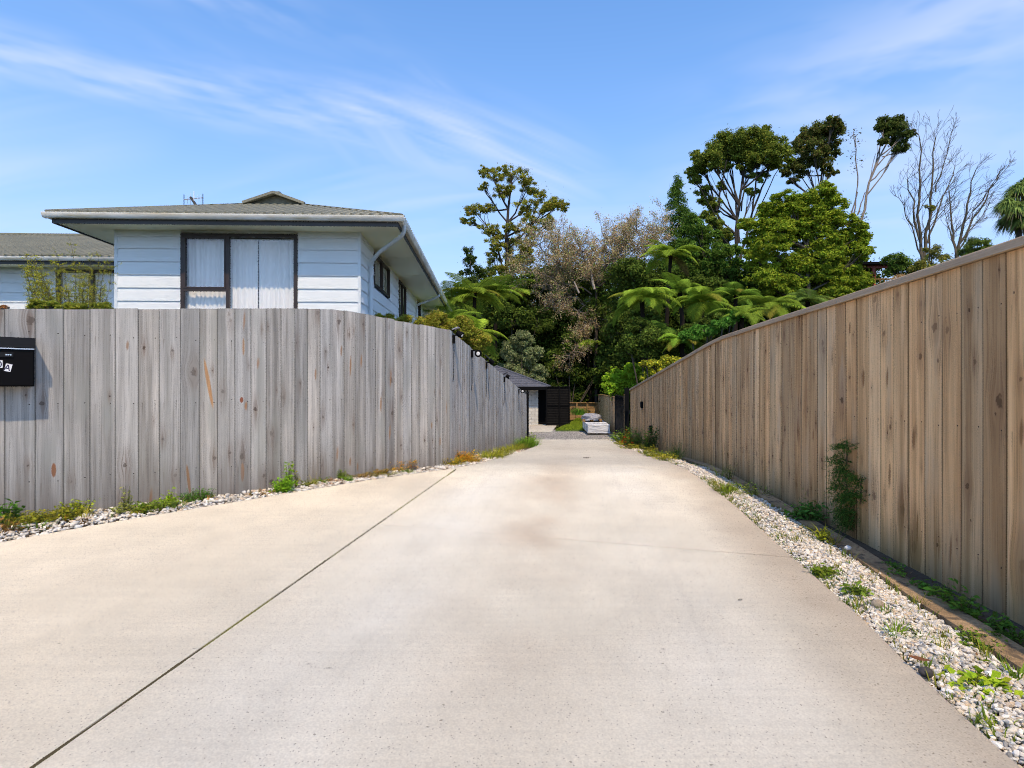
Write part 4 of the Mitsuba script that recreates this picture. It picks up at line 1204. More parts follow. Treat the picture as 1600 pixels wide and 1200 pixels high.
def crown_leaves(mb, c, r, rs, n, leaf, base, sub=14, subr=.36, alt=None, alt_p=.0, up=.5, aspect=.5, shell=.55, flat=.7, droop=0.):
    """Leaves gathered in many small sprays over an ellipsoid; returns the sprays' centres."""
    u = rs.normal(0, 1, (sub, 3)); u /= np.linalg.norm(u, axis=1, keepdims=True)
    rad = shell + (1 - shell) * rs.random(sub) ** .6
    sc = c + u * rad[:, None] * r * (1 - subr * .6)
    w = rs.uniform(.5, 1.4, sub); cnt = np.maximum(4, (n * w / w.sum()).astype(int))
    tone = np.exp(rs.normal(0, .16, sub))
    rm = r.mean()
    for k_ in range(sub):
        m = cnt[k_]
        q = rs.normal(0, 1, (m, 3)); q /= np.linalg.norm(q, axis=1, keepdims=True)
        q *= (rs.random((m, 1)) ** .5) * np.where(rs.random((m, 1)) < .25, rs.uniform(1, 1.75, (m, 1)), 1)
        pos = sc[k_] + q * np.array([1, 1, flat]) * rm * subr * rs.uniform(.8, 1.25)
        cols = leaf_cols(m, np.array(base) * tone[k_], rs, .2, alt, alt_p)
        mb.add(*leaf_cards(pos, leaf, rs, cols, aspect, up, out=(q * .8), droop=droop))
    return sc


def ground_at(x, y): return float(land_z(np.array(x), np.array(y)))


def clump_tree(name, label, cat, Y, trunk, lobes, leaf, base, density, seed, group=None, r0=.16, bark=BARK, depth=None, alt=None, alt_p=0., up=.5, aspect=.5, sub=16, subr=.36, twigs=True, flat=.7, droop=0., grounded=True, shell=.55, kids=2):
    """trunk: pixel path from the foot up; lobes: (px, py, rx, ry[, dY])."""
    rs = np.random.default_rng(seed)
    t = thing(name, label, cat, group)
    wood, crown = MB(), MB()
    tp = [at(x, y, Y) for x, y in trunk]
    if grounded:
        g0 = tp[0].copy(); g0[2] = min(ground_at(g0[0], g0[1]) - .1, tp[0][2] - .2); tp = [g0] + tp
    tp = np.array(tp)
    if len(tp) > 2:
        ss = np.concatenate([[0], np.cumsum(np.linalg.norm(np.diff(tp, axis=0), axis=1))])
        cs = CubicSpline(ss, tp)
        path = cs(np.linspace(0, ss[-1], 16)); path[1:-1] += rs.normal(0, .04, (14, 3))
    else: path = curve(tp[0], tp[-1], 0, 16)
    v, f = tube(path, np.linspace(r0, r0 * .3, 16), 8, cap=False)
    wood.add(v, f, np.clip(bark * (1 + rs.normal(0, .15, (len(v), 1))), 0, 1))
    more = []
    for lb in lobes:
        more.append(lb)
        for _ in range(kids):
            an = rs.random() * 6.283
            more.append((lb[0] + 1.05 * lb[2] * math.cos(an), lb[1] + .95 * lb[3] * math.sin(an), lb[2] * rs.uniform(.4, .7), lb[3] * rs.uniform(.4, .7), rs.normal(0, .5), 0))
    for lb in more:
        px, py, rx, ry = lb[:4]
        dY = lb[4] if len(lb) > 4 else rs.normal(0, .6)
        c, r = px_ellipsoid(px, py, rx, ry, Y + dY, depth)
        r = r * 1.12
        n = int(density * 2.3 * (rx * ry) * .01 + 60)
        sc = crown_leaves(crown, c, r * 1.04, rs, n, leaf, base, int(sub * 1.9), subr * .74, alt, alt_p, up, aspect, .25, min(1, flat * 1.3), droop)
        stray = c + rs.normal(0, .45, (n // 50, 3)) * r
        crown.add(*leaf_cards(stray, leaf, rs, leaf_cols(len(stray), base, rs, .25, alt, alt_p), aspect, up))
        if twigs and len(lb) < 6:
            below = path[path[:, 2] < c[2] - r[2] * .2]
            st = below[-1] if len(below) else path[len(path) // 2]
            st = below[max(0, len(below) - 1 - rs.integers(0, 4))] if len(below) else st
            end = c - np.array([0, 0, r[2] * .25])
            lp = limb(wood, st, end, r0 * .34, r0 * .14, rs, -.1 * np.linalg.norm(end - st), bark, 7, 6)
            for s_ in sc[::3]:
                limb(wood, lp[rs.integers(3, 7)], s_, r0 * .11, .012, rs, .1, bark, 4, 4)
    put('trunk', wood, 'bark', t, smooth=True)
    put('crown', crown, 'leaf', t)
    return t


def grow(mb, p, d, L, r, rs, level, col, lean, tips, spread=.5, ratio=.72, kids=(2, 4), sides=6, wob=.09, rmin=.010):
    n = 6
    pts = [np.array(p)]
    dirn = np.array(d) / np.linalg.norm(d)
    for i in range(n):
        dirn = dirn + rs.normal(0, wob, 3) + np.asarray(lean) * .10
        dirn /= np.linalg.norm(dirn)
        pts.append(pts[-1] + dirn * L / n)
    pts = np.array(pts)
    r1 = max(rmin, r * .62)
    v, f = tube(pts, np.maximum(rmin, np.linspace(r, r1, n + 1)), sides, cap=False)
    mb.add(v, f, np.clip(np.asarray(col) * (1 + rs.normal(0, .14, (len(v), 1))), 0, 1))
    if level == 0:
        tips.append(pts); return
    k_ = rs.integers(kids[0], kids[1] + 1)
    for i in range(k_):
        s = 1.0 if i == 0 else rs.uniform(.35, .95)
        at_ = pts[int(round(s * n))]
        side = rs.normal(0, 1, 3); side -= (side @ dirn) * dirn; side /= np.linalg.norm(side)
        nd = dirn + side * spread * (rs.uniform(.3, .8) if i == 0 else rs.uniform(.7, 1.3))
        grow(mb, at_, nd, L * ratio * rs.uniform(.75, 1.15), r1 * (.95 if i == 0 else .7), rs, level - 1, col, lean, tips, spread, ratio, kids, max(3, sides - 1), wob, rmin)


def frond(L, rs, th0, bend, n=30, wide=.33, base=(.07, .12, .012), tip_col=None):
    """One arching fern frond, growing along +x; returns mesh with colours."""
    s = np.linspace(0, 1, n + 1)
    th = th0 - bend * s ** 1.25
    dx, dz = np.cos(th) * L / n, np.sin(th) * L / n
    x, z = np.concatenate([[0], np.cumsum(dx[:-1])]), np.concatenate([[0], np.cumsum(dz[:-1])])
    twist = rs.normal(0, .12)
    mid = np.stack([x, twist * x * x / L, z], -1)
    mb = MB()
    v, f = tube(mid, np.linspace(.022, .004, n + 1) * (L / 2), 4, cap=False)
    col = 2.75 * np.asarray(base) * np.exp(rs.normal(0, .2)) * np.array([.95, 1.0, 1.05])
    mb.add(v, f, np.tile(col * [.9, .7, .5], (len(v), 1)))
    V, Fc, C = [], [], []
    k_ = 0
    for i in range(3, n + 1):
        t_ = s[i]
        w = wide * L * np.sin(np.pi * min(1, (.10 + .90 * t_) ** .75)) ** .8 * (1.0 if t_ < .97 else .6)
        w = max(w, .03 * L)
        tang = np.array([np.cos(th[i]), 0, np.sin(th[i])]); nrm = np.array([-np.sin(th[i]), 0, np.cos(th[i])])
        for sd in (-1, 1):
            ww = w * rs.uniform(.88, 1.08)
            out = np.array([0, sd, 0]) * .94 + tang * (.22 + .35 * t_)
            out /= np.linalg.norm(out)
            hw = L / n * .46
            p0 = mid[i]
            p1 = p0 + out * ww * .55 - nrm * 0 + np.array([0, 0, -.05 * ww])
            p2 = p0 + out * ww + np.array([0, 0, -.30 * ww])
            V += [p0 - tang * hw * .8, p0 + tang * hw * .8, p1 - tang * hw * .95, p1 + tang * hw * .95, p2]
            Fc += [[k_, k_ + 1, k_ + 3], [k_, k_ + 3, k_ + 2], [k_ + 2, k_ + 3, k_ + 4]] if sd > 0 else [[k_, k_ + 3, k_ + 1], [k_, k_ + 2, k_ + 3], [k_ + 2, k_ + 4, k_ + 3]]
            cc = col * np.exp(rs.normal(0, .10)) * (1.0 if tip_col is None else 1)
            if tip_col is not None: cc = cc * (1 - t_) + 1.8 * np.asarray(tip_col) * t_
            C += [cc] * 5; k_ += 5
    mb.add(np.array(V), np.array(Fc), np.array(C))
    return mb


def tree_fern(label, px, py, Y, L, nf, seed, base=(.085, .12, .012), th=(.75, 1.15), bend=(1.5, 2.1), group='tree ferns at the bush edge', old=0, az=None, scale_w=.33):
    rs = np.random.default_rng(seed)
    t = thing('tree_fern', label, 'tree fern', group)
    c = at(px, py, Y)
    g = ground_at(c[0], c[1])
    b = MB()
    foot = np.array([c[0] + rs.normal(0, .3), c[1] + rs.normal(0, .3), min(g - .1, c[2] - .6)])
    p = curve(foot, c, 0, 12, [rs.normal(0, .15), rs.normal(0, .1), 0])
    rad = np.linspace(.17, .10, 12) * (1 + .12 * np.sin(np.arange(12) * 2.4))
    v, f = tube(p, rad, 9)
    b.add(v, f, np.clip(np.array([.016, .011, .008]) * (1 + rs.normal(0, .2, (len(v), 1))), 0, 1)); put('trunk', b, 'bark', t, smooth=True)
    a0 = rs.random() * 6.28
    nf += 5
    for i in range(nf + old):
        a = a0 + i * 2.39996 + rs.normal(0, .3)
        if az is not None: a = az[0] + (az[1] - az[0]) * rs.random()
        isold = i >= nf
        l_ = 1.0 * L * rs.uniform(.62, 1.12)
        s_ = i / max(1, nf - 1)
        h0 = (th[1] + (th[0] - th[1]) * s_ + rs.normal(0, .2)) if not isold else -.25
        be = rs.uniform(*bend) * 1.06 if not isold else 1.1
        bb = np.asarray(base) if not isold else np.array([.09, .055, .02])
        m = frond(l_, rs, h0, be, 30, scale_w, bb, tip_col=(np.array([.14, .12, .02]) if rs.random() < .15 and not isold else None))
        v, f, cc, _ = m.get()
        R = np.array([[math.cos(a), -math.sin(a), 0], [math.sin(a), math.cos(a), 0], [0, 0, 1]])
        obj('frond', (v @ R.T + c + [0, 0, .03 * rs.normal()], f), 'leaf', t, color=cc)
    return t


def shrub(name, label, cat, Y, lobes, leaf, base, density, seed, group=None, alt=None, alt_p=0., up=.45, aspect=.5, sub=18, subr=.34, flat=.7, stems=True, shell=.5, depth=None, droop=0.):
    rs = np.random.default_rng(seed)
    t = thing(name, label, cat, group)
    crown, wood = MB(), MB()
    for lb in lobes:
        px, py, rx, ry = lb[:4]
        c, r = px_ellipsoid(px, py, rx, ry, Y + (lb[4] if len(lb) > 4 else rs.normal(0, .25)), depth)
        sc = crown_leaves(crown, c, r, rs, int(density * 1.5 * rx * ry * .01), leaf, base, sub, subr, alt, alt_p, up, aspect, shell, flat, droop)
        if stems:
            if not wood.v: root = np.array([c[0], c[1], min(ground_at(c[0], c[1]) - .05, c[2] - r[2])])
            limb(wood, root, c, .05, .03, rs, 0, BARK * .8, 8, 6, .03)
            for s_ in sc[::2]: limb(wood, c - [0, 0, r[2] * .4], s_, .02, .008, rs, 0, BARK * .8, 4, 4)
    if wood.v: put('stems', wood, 'bark', t, smooth=True)
    put('foliage', crown, 'leaf', t)
    return t


# --- tall trees on the skyline
clump_tree('tall_tree', 'tall airy tree with dark olive tufts, leftmost on the skyline beside the house', 'tree', 50,
           [(795, 470), (792, 400), (793, 340), (800, 285)],
           [(770, 272, 20, 10), (800, 272, 24, 13), (826, 290, 20, 12), (852, 318, 22, 17), (872, 318, 16, 10), (742, 327, 18, 8), (735, 346, 11, 7), (762, 325, 16, 8), (782, 300, 18, 10), (822, 322, 18, 13), (768, 358, 16, 10), (775, 380, 17, 12), (800, 392, 22, 18), (772, 405, 14, 13), (830, 352, 20, 14), (850, 345, 14, 12), (815, 410, 20, 16), (790, 425, 22, 16), (756, 290, 9, 6), (795, 355, 14, 8), (762, 425, 14, 12), (805, 372, 12, 10), (826, 384, 16, 14)],
           .15, (.075, .085, .018), 330, 101, r0=.26, bark=np.array([.06, .05, .045]), sub=11, subr=.34, up=.35, flat=.55, alt=(.10, .075, .02), alt_p=.18, kids=1)
clump_tree('slender_tree', 'small dark slender tree standing left of the tall airy tree', 'tree', 46, [(738, 440), (736, 400)],
           [(733, 395, 11, 9), (730, 408, 14, 7), (742, 422, 15, 10), (728, 425, 9, 5), (736, 440, 20, 12), (720, 427, 6, 3)], .14, (.022, .035, .012), 330, 102, kids=1, r0=.12, sub=9, subr=.4)
clump_tree('umbrella_tree', 'tall tree with bare upright limbs and a broad domed dark crown', 'tree', 44,
           [(1153, 460), (1152, 400), (1150, 350), (1158, 300), (1160, 250)],
           [(1135, 228, 32, 18), (1165, 222, 30, 18), (1195, 222, 28, 17), (1215, 238, 20, 18), (1110, 245, 22, 18), (1097, 262, 16, 14), (1085, 280, 8, 8), (1185, 245, 28, 14), (1150, 245, 28, 14), (1128, 262, 14, 8), (1222, 255, 12, 9), (1168, 265, 14, 7), (1098, 300, 13, 8), (1112, 318, 16, 11), (1105, 340, 15, 10), (1190, 275, 12, 7), (1128, 292, 8, 6), (1176, 300, 9, 6), (1120, 352, 14, 10), (1133, 372, 15, 12)],
           .17, (.055, .075, .018), 430, 103, r0=.22, bark=np.array([.05, .044, .038]), sub=13, subr=.36, up=.45, flat=.6, alt=(.075, .085, .02), alt_p=.2)
# its extra bare limbs
w_ = MB(); rs_ = np.random.default_rng(3)
for a, b_, r_ in (((1150, 440), (1120, 330), .13), ((1120, 330), (1104, 268), .08), ((1120, 330), (1135, 250), .07), ((1153, 420), (1176, 330), .13), ((1176, 330), (1205, 258), .08), ((1176, 330), (1185, 240), .07), ((1155, 380), (1148, 300), .1), ((1148, 300), (1140, 240), .06), ((1158, 330), (1168, 235), .06), ((1176, 345), (1218, 262), .05), ((1130, 365), (1092, 290), .05)):
    limb(w_, at(*a, 44), at(*b_, 44 + rs_.normal(0, .4)), r_, r_ * .55, rs_, .1, np.array([.05, .044, .038]), 7, 6, .05)
put('limb', w_, 'bark', 'umbrella_tree', smooth=True)
clump_tree('leaning_tree', 'dark crowned tree leaning right behind the bright green tree', 'tree', 47,
           [(1284, 330), (1282, 300), (1284, 270), (1290, 230)],
           [(1300, 192, 12, 11), (1285, 205, 22, 15), (1262, 212, 18, 14), (1305, 207, 12, 12), (1248, 228, 15, 12), (1272, 232, 20, 14), (1297, 228, 16, 13), (1260, 252, 18, 11), (1285, 255, 17, 10), (1240, 258, 12, 8), (1298, 270, 10, 7), (1228, 270, 10, 6), (1238, 282, 8, 5), (1250, 270, 11, 6), (1312, 195, 5, 6)],
           .17, (.036, .046, .015), 420, 104, r0=.17, bark=np.array([.12, .10, .085]), sub=12, subr=.36, up=.4, flat=.6, alt=(.07, .055, .03), alt_p=.15)
clump_tree('tufted_tree', 'slim pale trunked tree with a single dark tuft at its top right', 'tree', 42,
           [(1342, 400), (1345, 350), (1353, 320), (1358, 285), (1372, 250), (1385, 225)],
           [(1383, 192, 14, 10), (1400, 200, 18, 14), (1412, 208, 11, 13), (1395, 215, 16, 11), (1410, 228, 12, 9), (1375, 198, 8, 8), (1400, 236, 7, 4)],
           .16, (.03, .042, .014), 480, 105, kids=1, r0=.17, bark=np.array([.26, .22, .18]), sub=11, subr=.38, up=.4)
w_ = MB()
for a, b_, r_ in (((1343, 370), (1326, 350), .09), ((1332, 355), (1340, 290), .06), ((1340, 290), (1336, 210), .045), ((1326, 350), (1340, 300), .06), ((1340, 335), (1352, 300), .05), ((1366, 265), (1392, 235), .06), ((1366, 265), (1378, 225), .05), ((1378, 245), (1412, 238), .04), ((1336, 230), (1333, 205), .03), ((1358, 285), (1368, 240), .03)):
    limb(w_, at(*a, 42), at(*b_, 42 + rs_.normal(0, .3)), r_, r_ * .55, rs_, .05, np.array([.24, .20, .165]), 7, 6, .07)
put('limb', w_, 'bark', 'tufted_tree', smooth=True)
b = MB(); c = [at(x, y, 42) for x, y in ((1336, 207), (1340, 222), (1333, 240), (1341, 250), (1337, 262), (1326, 214), (1345, 335), (1350, 342))]
for p in c: b.add(*leaf_cards(p + rs_.normal(0, .18, (26, 3)), .15, rs_, leaf_cols(26, (.05, .045, .025), rs_)))
tag(put('leaf_tuft', b, 'leaf', 'tufted_tree'), 'sparse brown leaf tufts on the bare side stem', kind='stuff')
# --- conifer
rs = np.random.default_rng(106)
cf = thing('conifer', 'dark pointed conifer rising behind the ferns', 'tree')
Yc = 43
ap, bs = at(1058, 277, Yc), at(1075, 470, Yc)
b = MB(); bs[2] = ground_at(bs[0], bs[1]) - .2
v, f = tube(curve(bs, ap, 0, 10), np.linspace(.25, .02, 10), 8); b.add(v, f, np.tile(BARK * .6, (len(v), 1)))
cr = MB()
for i in range(340):
    s = rs.random() ** .8
    y = 277 + 190 * s
    half = 4 + 58 * s ** .8 if s < .75 else 50 + 6 * s
    a = rs.random() * 6.28
    c = at(1058 + 10 * s, y, Yc)
    R_ = half * Yc / F * rs.uniform(.55, 1.0)
    tip = c + np.array([math.cos(a) * R_, math.sin(a) * R_ * .8, -.25 * R_ + rs.normal(0, .1)])
    st = c + np.array([0, 0, .2])
    if i % 4 == 0: limb(b, st, tip, .03, .01, rs, .05, BARK * .6, 4, 3)
    m = 80
    pos = st + (tip - st) * (rs.random((m, 1)) ** .55) + rs.normal(0, .12, (m, 3)) * [1, 1, .8]
    cr.add(*leaf_cards(pos, .17, rs, leaf_cols(m, (.022, .045, .012), rs, .25, (.05, .085, .02), .25), .35, .35, droop=.4))
put('trunk', b, 'bark', cf, smooth=True); put('crown', cr, 'leaf', cf)
# --- bright green tree
clump_tree('bright_green_tree', 'dense bright yellow-green tree with layered foliage above the brown fence', 'tree', 36,
           [(1262, 440), (1260, 390), (1265, 340)],
           [(1222, 312, 20, 14), (1240, 330, 24, 16), (1205, 335, 22, 14), (1275, 308, 28, 16), (1300, 325, 24, 18), (1255, 345, 28, 16), (1285, 345, 30, 17), (1318, 350, 20, 18), (1190, 352, 22, 14), (1222, 360, 28, 15), (1180, 375, 20, 12), (1208, 385, 28, 15), (1250, 375, 30, 17), (1290, 380, 32, 18), (1325, 378, 20, 16), (1172, 398, 16, 11), (1200, 412, 28, 14), (1240, 408, 30, 16), (1280, 412, 32, 17), (1320, 408, 24, 16), (1350, 372, 12, 16), (1345, 395, 15, 14), (1190, 435, 26, 13), (1230, 438, 32, 14), (1275, 440, 34, 15), (1318, 440, 26, 14), (1346, 440, 18, 10), (1210, 460, 40, 12), (1265, 465, 46, 14), (1310, 462, 30, 12)],
           .15, (.082, .105, .015), 560, 107, r0=.2, sub=17, subr=.33, up=.5, flat=.5, alt=(.06, .10, .015), alt_p=.3)
# --- mid green tree under the umbrella tree
clump_tree('mid_green_tree', 'mid green glossy bush tree filling the gap below the domed crown', 'tree', 40,
           [(1120, 460), (1118, 420)],
           [(1100, 370, 20, 15), (1120, 395, 24, 16), (1092, 400, 22, 16), (1140, 415, 24, 14), (1110, 425, 30, 15), (1080, 430, 22, 14), (1150, 440, 28, 13), (1130, 450, 30, 12), (1165, 452, 22, 12), (1072, 395, 18, 18), (1085, 350, 15, 15), (1060, 420, 20, 16)],
           .15, (.035, .065, .015), 430, 108, r0=.14, sub=16, subr=.34, up=.45)
# --- bare trees on the right, swept by the wind
def bare_tree(label, stems, Y, seed, col, lean, levels=4, group=None, tufts=0):
    rs = np.random.default_rng(seed)
    t = thing('bare_tree', label, 'tree', group)
    b, tips = MB(), []
    for (x0, y0), (x1, y1), r_, frac in stems:
        a, c = at(x0, y0, Y), at(x1, y1, Y + rs.normal(0, .5))
        L = np.linalg.norm(c - a)
        n0 = 9
        pth = limb(b, a, c, r_ * .85, r_ * .24, rs, 0, col, n0, 6, .10)
        for i in range(2, n0):
            for _ in range((1 + i % 2) if i < n0 - 1 else 3):
                dirn = (pth[i] - pth[i - 1]); dirn /= np.linalg.norm(dirn)
                side = rs.normal(0, 1, 3); side[1] *= .7
                grow(b, pth[i], dirn + .75 * side / np.linalg.norm(side) + np.asarray(lean) * .35, L * frac * (1.15 - i / n0 * .7), max(.013, r_ * .27 * (1.15 - i / n0)), rs, levels - 2, col, lean, tips, .55, .70, (2, 3), 4, .10, .0085)
    foot = at(*stems[0][0], Y); g = foot.copy(); g[2] = min(ground_at(g[0], g[1]) - .2, foot[2] - .3)
    limb(b, g, foot + [0, 0, .2], stems[0][2] * 1.7, stems[0][2] * 1.25, rs, 0, col, 5, 8, .03)
    put('trunk', b, 'bark', t, smooth=True)
    return t, tips


GB = np.array([.125, .105, .075])
bare_tree('tall leafless tree with many upswept grey limbs, left of the two bare trees', [((1442, 412), (1418, 280), .11, .24), ((1442, 412), (1436, 212), .12, .22), ((1442, 412), (1462, 215), .12, .22), ((1440, 400), (1405, 310), .07, .22), ((1450, 380), (1492, 260), .08, .22), ((1462, 300), (1490, 200), .05, .2)], 38, 201, GB, (.25, 0, .55))
bare_tree('leafless tree leaning right with fine twigs, right of the two bare trees', [((1495, 402), (1483, 300), .10, .24), ((1495, 402), (1525, 265), .11, .22), ((1500, 380), (1556, 280), .09, .24), ((1498, 390), (1545, 320), .07, .24), ((1495, 405), (1476, 330), .06, .24), ((1520, 330), (1578, 255), .05, .2)], 38, 202, GB * .9, (.5, 0, .4))
# small leaf clusters and bushes among them
shrub('hillside_bush', 'rounded green bush at the foot of the left bare tree', 'bush', 36, [(1398, 405, 20, 14), (1420, 415, 24, 14), (1405, 425, 26, 12)], .14, (.035, .06, .016), 420, 301)
shrub('hillside_bush', 'sparse olive bush between the two bare trees', 'bush', 35, [(1455, 395, 18, 14), (1470, 410, 24, 14), (1445, 420, 30, 12), (1452, 325, 12, 6)], .13, (.07, .075, .022), 260, 302, sub=12)
shrub('hillside_bush', 'neat rounded dark green bush beside the cabbage tree', 'bush', 36, [(1527, 385, 22, 16), (1512, 395, 18, 12), (1545, 395, 16, 12)], .13, (.04, .06, .016), 520, 303)
shrub('hillside_bush', 'tangled dry bush by the red deck post', 'bush', 33, [(1415, 437, 26, 10), (1440, 432, 18, 9)], .12, (.13, .10, .07), 200, 304, sub=10)
# --- cabbage tree at the right edge
rs = np.random.default_rng(401)
ct = thing('cabbage_tree', 'cabbage tree with rounded heads of long strap leaves at the right edge', 'tree')
Yk = 30
b = MB(); foot = at(1590, 430, Yk); foot[2] = ground_at(foot[0], foot[1]) - .2
v, f = tube(curve(foot, at(1592, 350, Yk), 0, 10), np.linspace(.2, .13, 10), 9); b.add(v, f, np.clip(np.array([.14, .12, .10]) * (1 + rs.normal(0, .15, (len(v), 1))), 0, 1))
heads = [(1590, 295, 0), (1575, 318, -.3), (1612, 320, .4), (1602, 288, .5), (1600, 345, -.6), (1578, 342, .3), (1590, 325, -.7), (1622, 300, .2)]
lv = MB()
for px, py, dY in heads:
    c = at(px, py, Yk + dY)
    limb(b, at(1592, 352, Yk), c, .10, .07, rs, .1, np.array([.14, .12, .10]), 5, 7, .02)
    for i in range(420):
        d_ = rs.normal(0, 1, 3); d_[2] = abs(d_[2]) * .9 - .25; d_ /= np.linalg.norm(d_)
        L_ = rs.uniform(.55, .85); n_ = 5
        s_ = np.linspace(0, 1, n_)[:, None]
        mid = c + d_ * L_ * s_ + np.array([0, 0, -1]) * (s_ ** 2.2) * L_ * (.5 + .5 * rs.random())
        sd = np.cross(d_, [0, 0, 1.]); sd /= np.linalg.norm(sd) + 1e-9
        w_s = 1.3 * np.array([.018, .026, .024, .016, .001])[:, None]
        V = np.concatenate([mid - sd * w_s, mid + sd * w_s])
        q = np.array([[j, j + 1, n_ + j + 1, n_ + j] for j in range(n_ - 1)])
        cc = GAIN * np.array([.06, .085, .022]) * np.exp(rs.normal(0, .22)) if d_[2] > -.1 else GAIN * np.array([.07, .06, .03]) * np.exp(rs.normal(0, .2))
        lv.add(V, q, np.tile(cc, (len(V), 1)))
put('trunk', b, 'bark', ct, smooth=True); put('crown', lv, 'leaf', ct)
# --- brown seeding tree, centre
rs = np.random.default_rng(501)
bt = thing('brown_tree', 'half dead tree of pale tangled twigs and small brown leaves in the middle', 'tree')
Yt = 42.5
b, tips = MB(), []
BC = np.array([.20, .16, .13])
stems = [((932, 455), (905, 385), .10), ((932, 455), (945, 372), .10), ((930, 445), (850, 395), .09), ((932, 440), (985, 368), .09), ((930, 450), (1018, 388), .09), ((925, 460), (825, 420), .08), ((928, 450), (872, 378), .07), ((935, 430), (1005, 352), .06), ((925, 440), (835, 385), .06), ((935, 440), (1028, 366), .06), ((925, 500), (870, 470), .07), ((930, 500), (905, 520), .06), ((935, 490), (965, 520), .05), ((920, 480), (850, 450), .06), ((925, 520), (890, 555), .05)]
for (x0, y0), (x1, y1), r_ in stems:
    a, c = at(x0, y0, Yt), at(x1, y1, Yt - (1.0 if y1 > 440 else 0) + rs.normal(0, .8))
    L = np.linalg.norm(c - a)
    pth = limb(b, a, c, r_ * .6, r_ * .25, rs, .15, BC, 8, 6, .16)
    for i in range(2, 8):
        for _ in range(5):
            d_ = rs.normal(0, 1, 3) + (pth[i] - pth[i - 1]) / np.linalg.norm(pth[i] - pth[i - 1]) * .7 + [0, 0, .12 if y1 < 440 else -.3]
            grow(b, pth[i], d_, L * rs.uniform(.16, .30), .022, rs, 2, BC * rs.uniform(.8, 1.5), (0, 0, .06), tips, .6, .68, (2, 3), 4, .15, .0095)
limb(b, np.array([*at(930, 560, Yt)[:2], ground_at(*at(930, 560, Yt)[:2]) - .2]), at(932, 440, Yt), .13, .08, rs, 0, BC * .3, 8, 8, .05)
limb(b, at(929, 452, Yt - 1.2), at(918, 402, Yt - 1.2), .09, .06, rs, 0, np.array([.42, .36, .30]), 5, 8, .02)
limb(b, at(905, 458, Yt - 1.2), at(897, 440, Yt - 1.2), .07, .05, rs, 0, np.array([.40, .34, .28]), 4, 8, .02)
put('trunk', b, 'bark', bt, smooth=True)
lv = MB()
tp_ = np.vstack([t[2:] for t in tips])
tp_ = tp_[(tp_[:, 2] > at(0, 440, Yt)[2]) | (rs.random(len(tp_)) < .3)]
pick = tp_[rs.integers(0, len(tp_), 46000)] + rs.normal(0, .13, (46000, 3))
cc = leaf_cols(len(pick), (.16, .125, .105), rs, .3, (.09, .08, .045), .25)
cc[rs.random(len(pick)) < .12] *= np.array([.75, 1.25, .6])
lv.add(*leaf_cards(pick, .105, rs, cc, .55, .25))
put('crown', lv, 'leaf', bt)

# --- tree ferns
FG = (.095, .135, .014)
tree_fern('tree fern with five broad pale fronds, nearest to the middle of the picture', 1003, 470, 27, 1.95, 13, 601, FG, th=(.25, 1.0), bend=(1.3, 1.9))
tree_fern('tree fern with long hanging fronds just above the fence knee', 1098, 472, 27, 1.9, 13, 602, FG, th=(.2, 1.05), bend=(1.6, 2.3))
tree_fern('tree fern with feathery spread fronds right above the fence capping', 1206, 478, 26, 1.75, 13, 603, (.09, .125, .014), th=(.1, .8), bend=(.9, 1.6))
tree_fern('tree fern with one browning frond, highest, below the conifer', 1048, 400, 34, 2.1, 12, 604, (.085, .12, .012), th=(.2, .9), bend=(1.0, 1.7), old=1)
tree_fern('dull olive tree fern half hidden by the bright green tree', 1262, 470, 28, 1.7, 12, 605, (.05, .075, .014), th=(.1, .7), bend=(.9, 1.6), old=1)
tree_fern('tree fern leaning out over the grey fence top beside the clipped hedge', 738, 520, 22, 1.55, 11, 606, (.11, .15, .014), th=(.0, .8), bend=(.8, 1.4))
tree_fern('tree fern with fronds fanned flat behind the house gutter', 742, 458, 33, 2.4, 13, 607, (.085, .115, .012), th=(.05, .7), bend=(.7, 1.4))
tree_fern('tree fern rising close beside the house gutter end', 706, 470, 33, 2.2, 11, 608, (.075, .105, .012), th=(.1, .9), bend=(.9, 1.6))
tree_fern('tree fern with two drooping fronds above the grey shrub', 800, 462, 44.5, 2.7, 13, 609, (.085, .115, .012), th=(.1, .8), bend=(1.2, 1.9))
tree_fern('small tree fern of two pale fronds under the brown tree', 880, 450, 44.5, 2.0, 11, 610, (.10, .145, .014), th=(.1, .7), bend=(1.0, 1.6))
tree_fern('small tree fern hanging in the dark gap above the white stack', 917, 536, 42.6, 1.7, 10, 611, (.10, .14, .014), th=(.1, .7), bend=(1.5, 2.2))
tree_fern('dark drooping tree fern behind the bright bush by the gate', 985, 552, 43, 2.5, 12, 612, (.05, .09, .012), th=(.2, .8), bend=(1.4, 2.1))
tree_fern('low tree fern behind the yellow flecked bush', 1065, 535, 25, 1.4, 11, 613, (.085, .14, .014), th=(.2, .8), bend=(1.1, 1.8))
tree_fern('dark tree fern below the five broad fronds', 1020, 520, 29, 1.8, 12, 614, (.045, .08, .012), th=(.1, .8), bend=(1.4, 2.0))
tree_fern('tree fern peeping over beneath the brown tree twigs', 850, 438, 46, 2.3, 12, 615, (.075, .125, .012), th=(.1, .7), bend=(.9, 1.5))
tree_fern('tree fern half lost behind the mid green tree', 1150, 462, 32, 1.9, 11, 616, (.06, .10, .012), th=(.1, .8), bend=(1.2, 1.9))

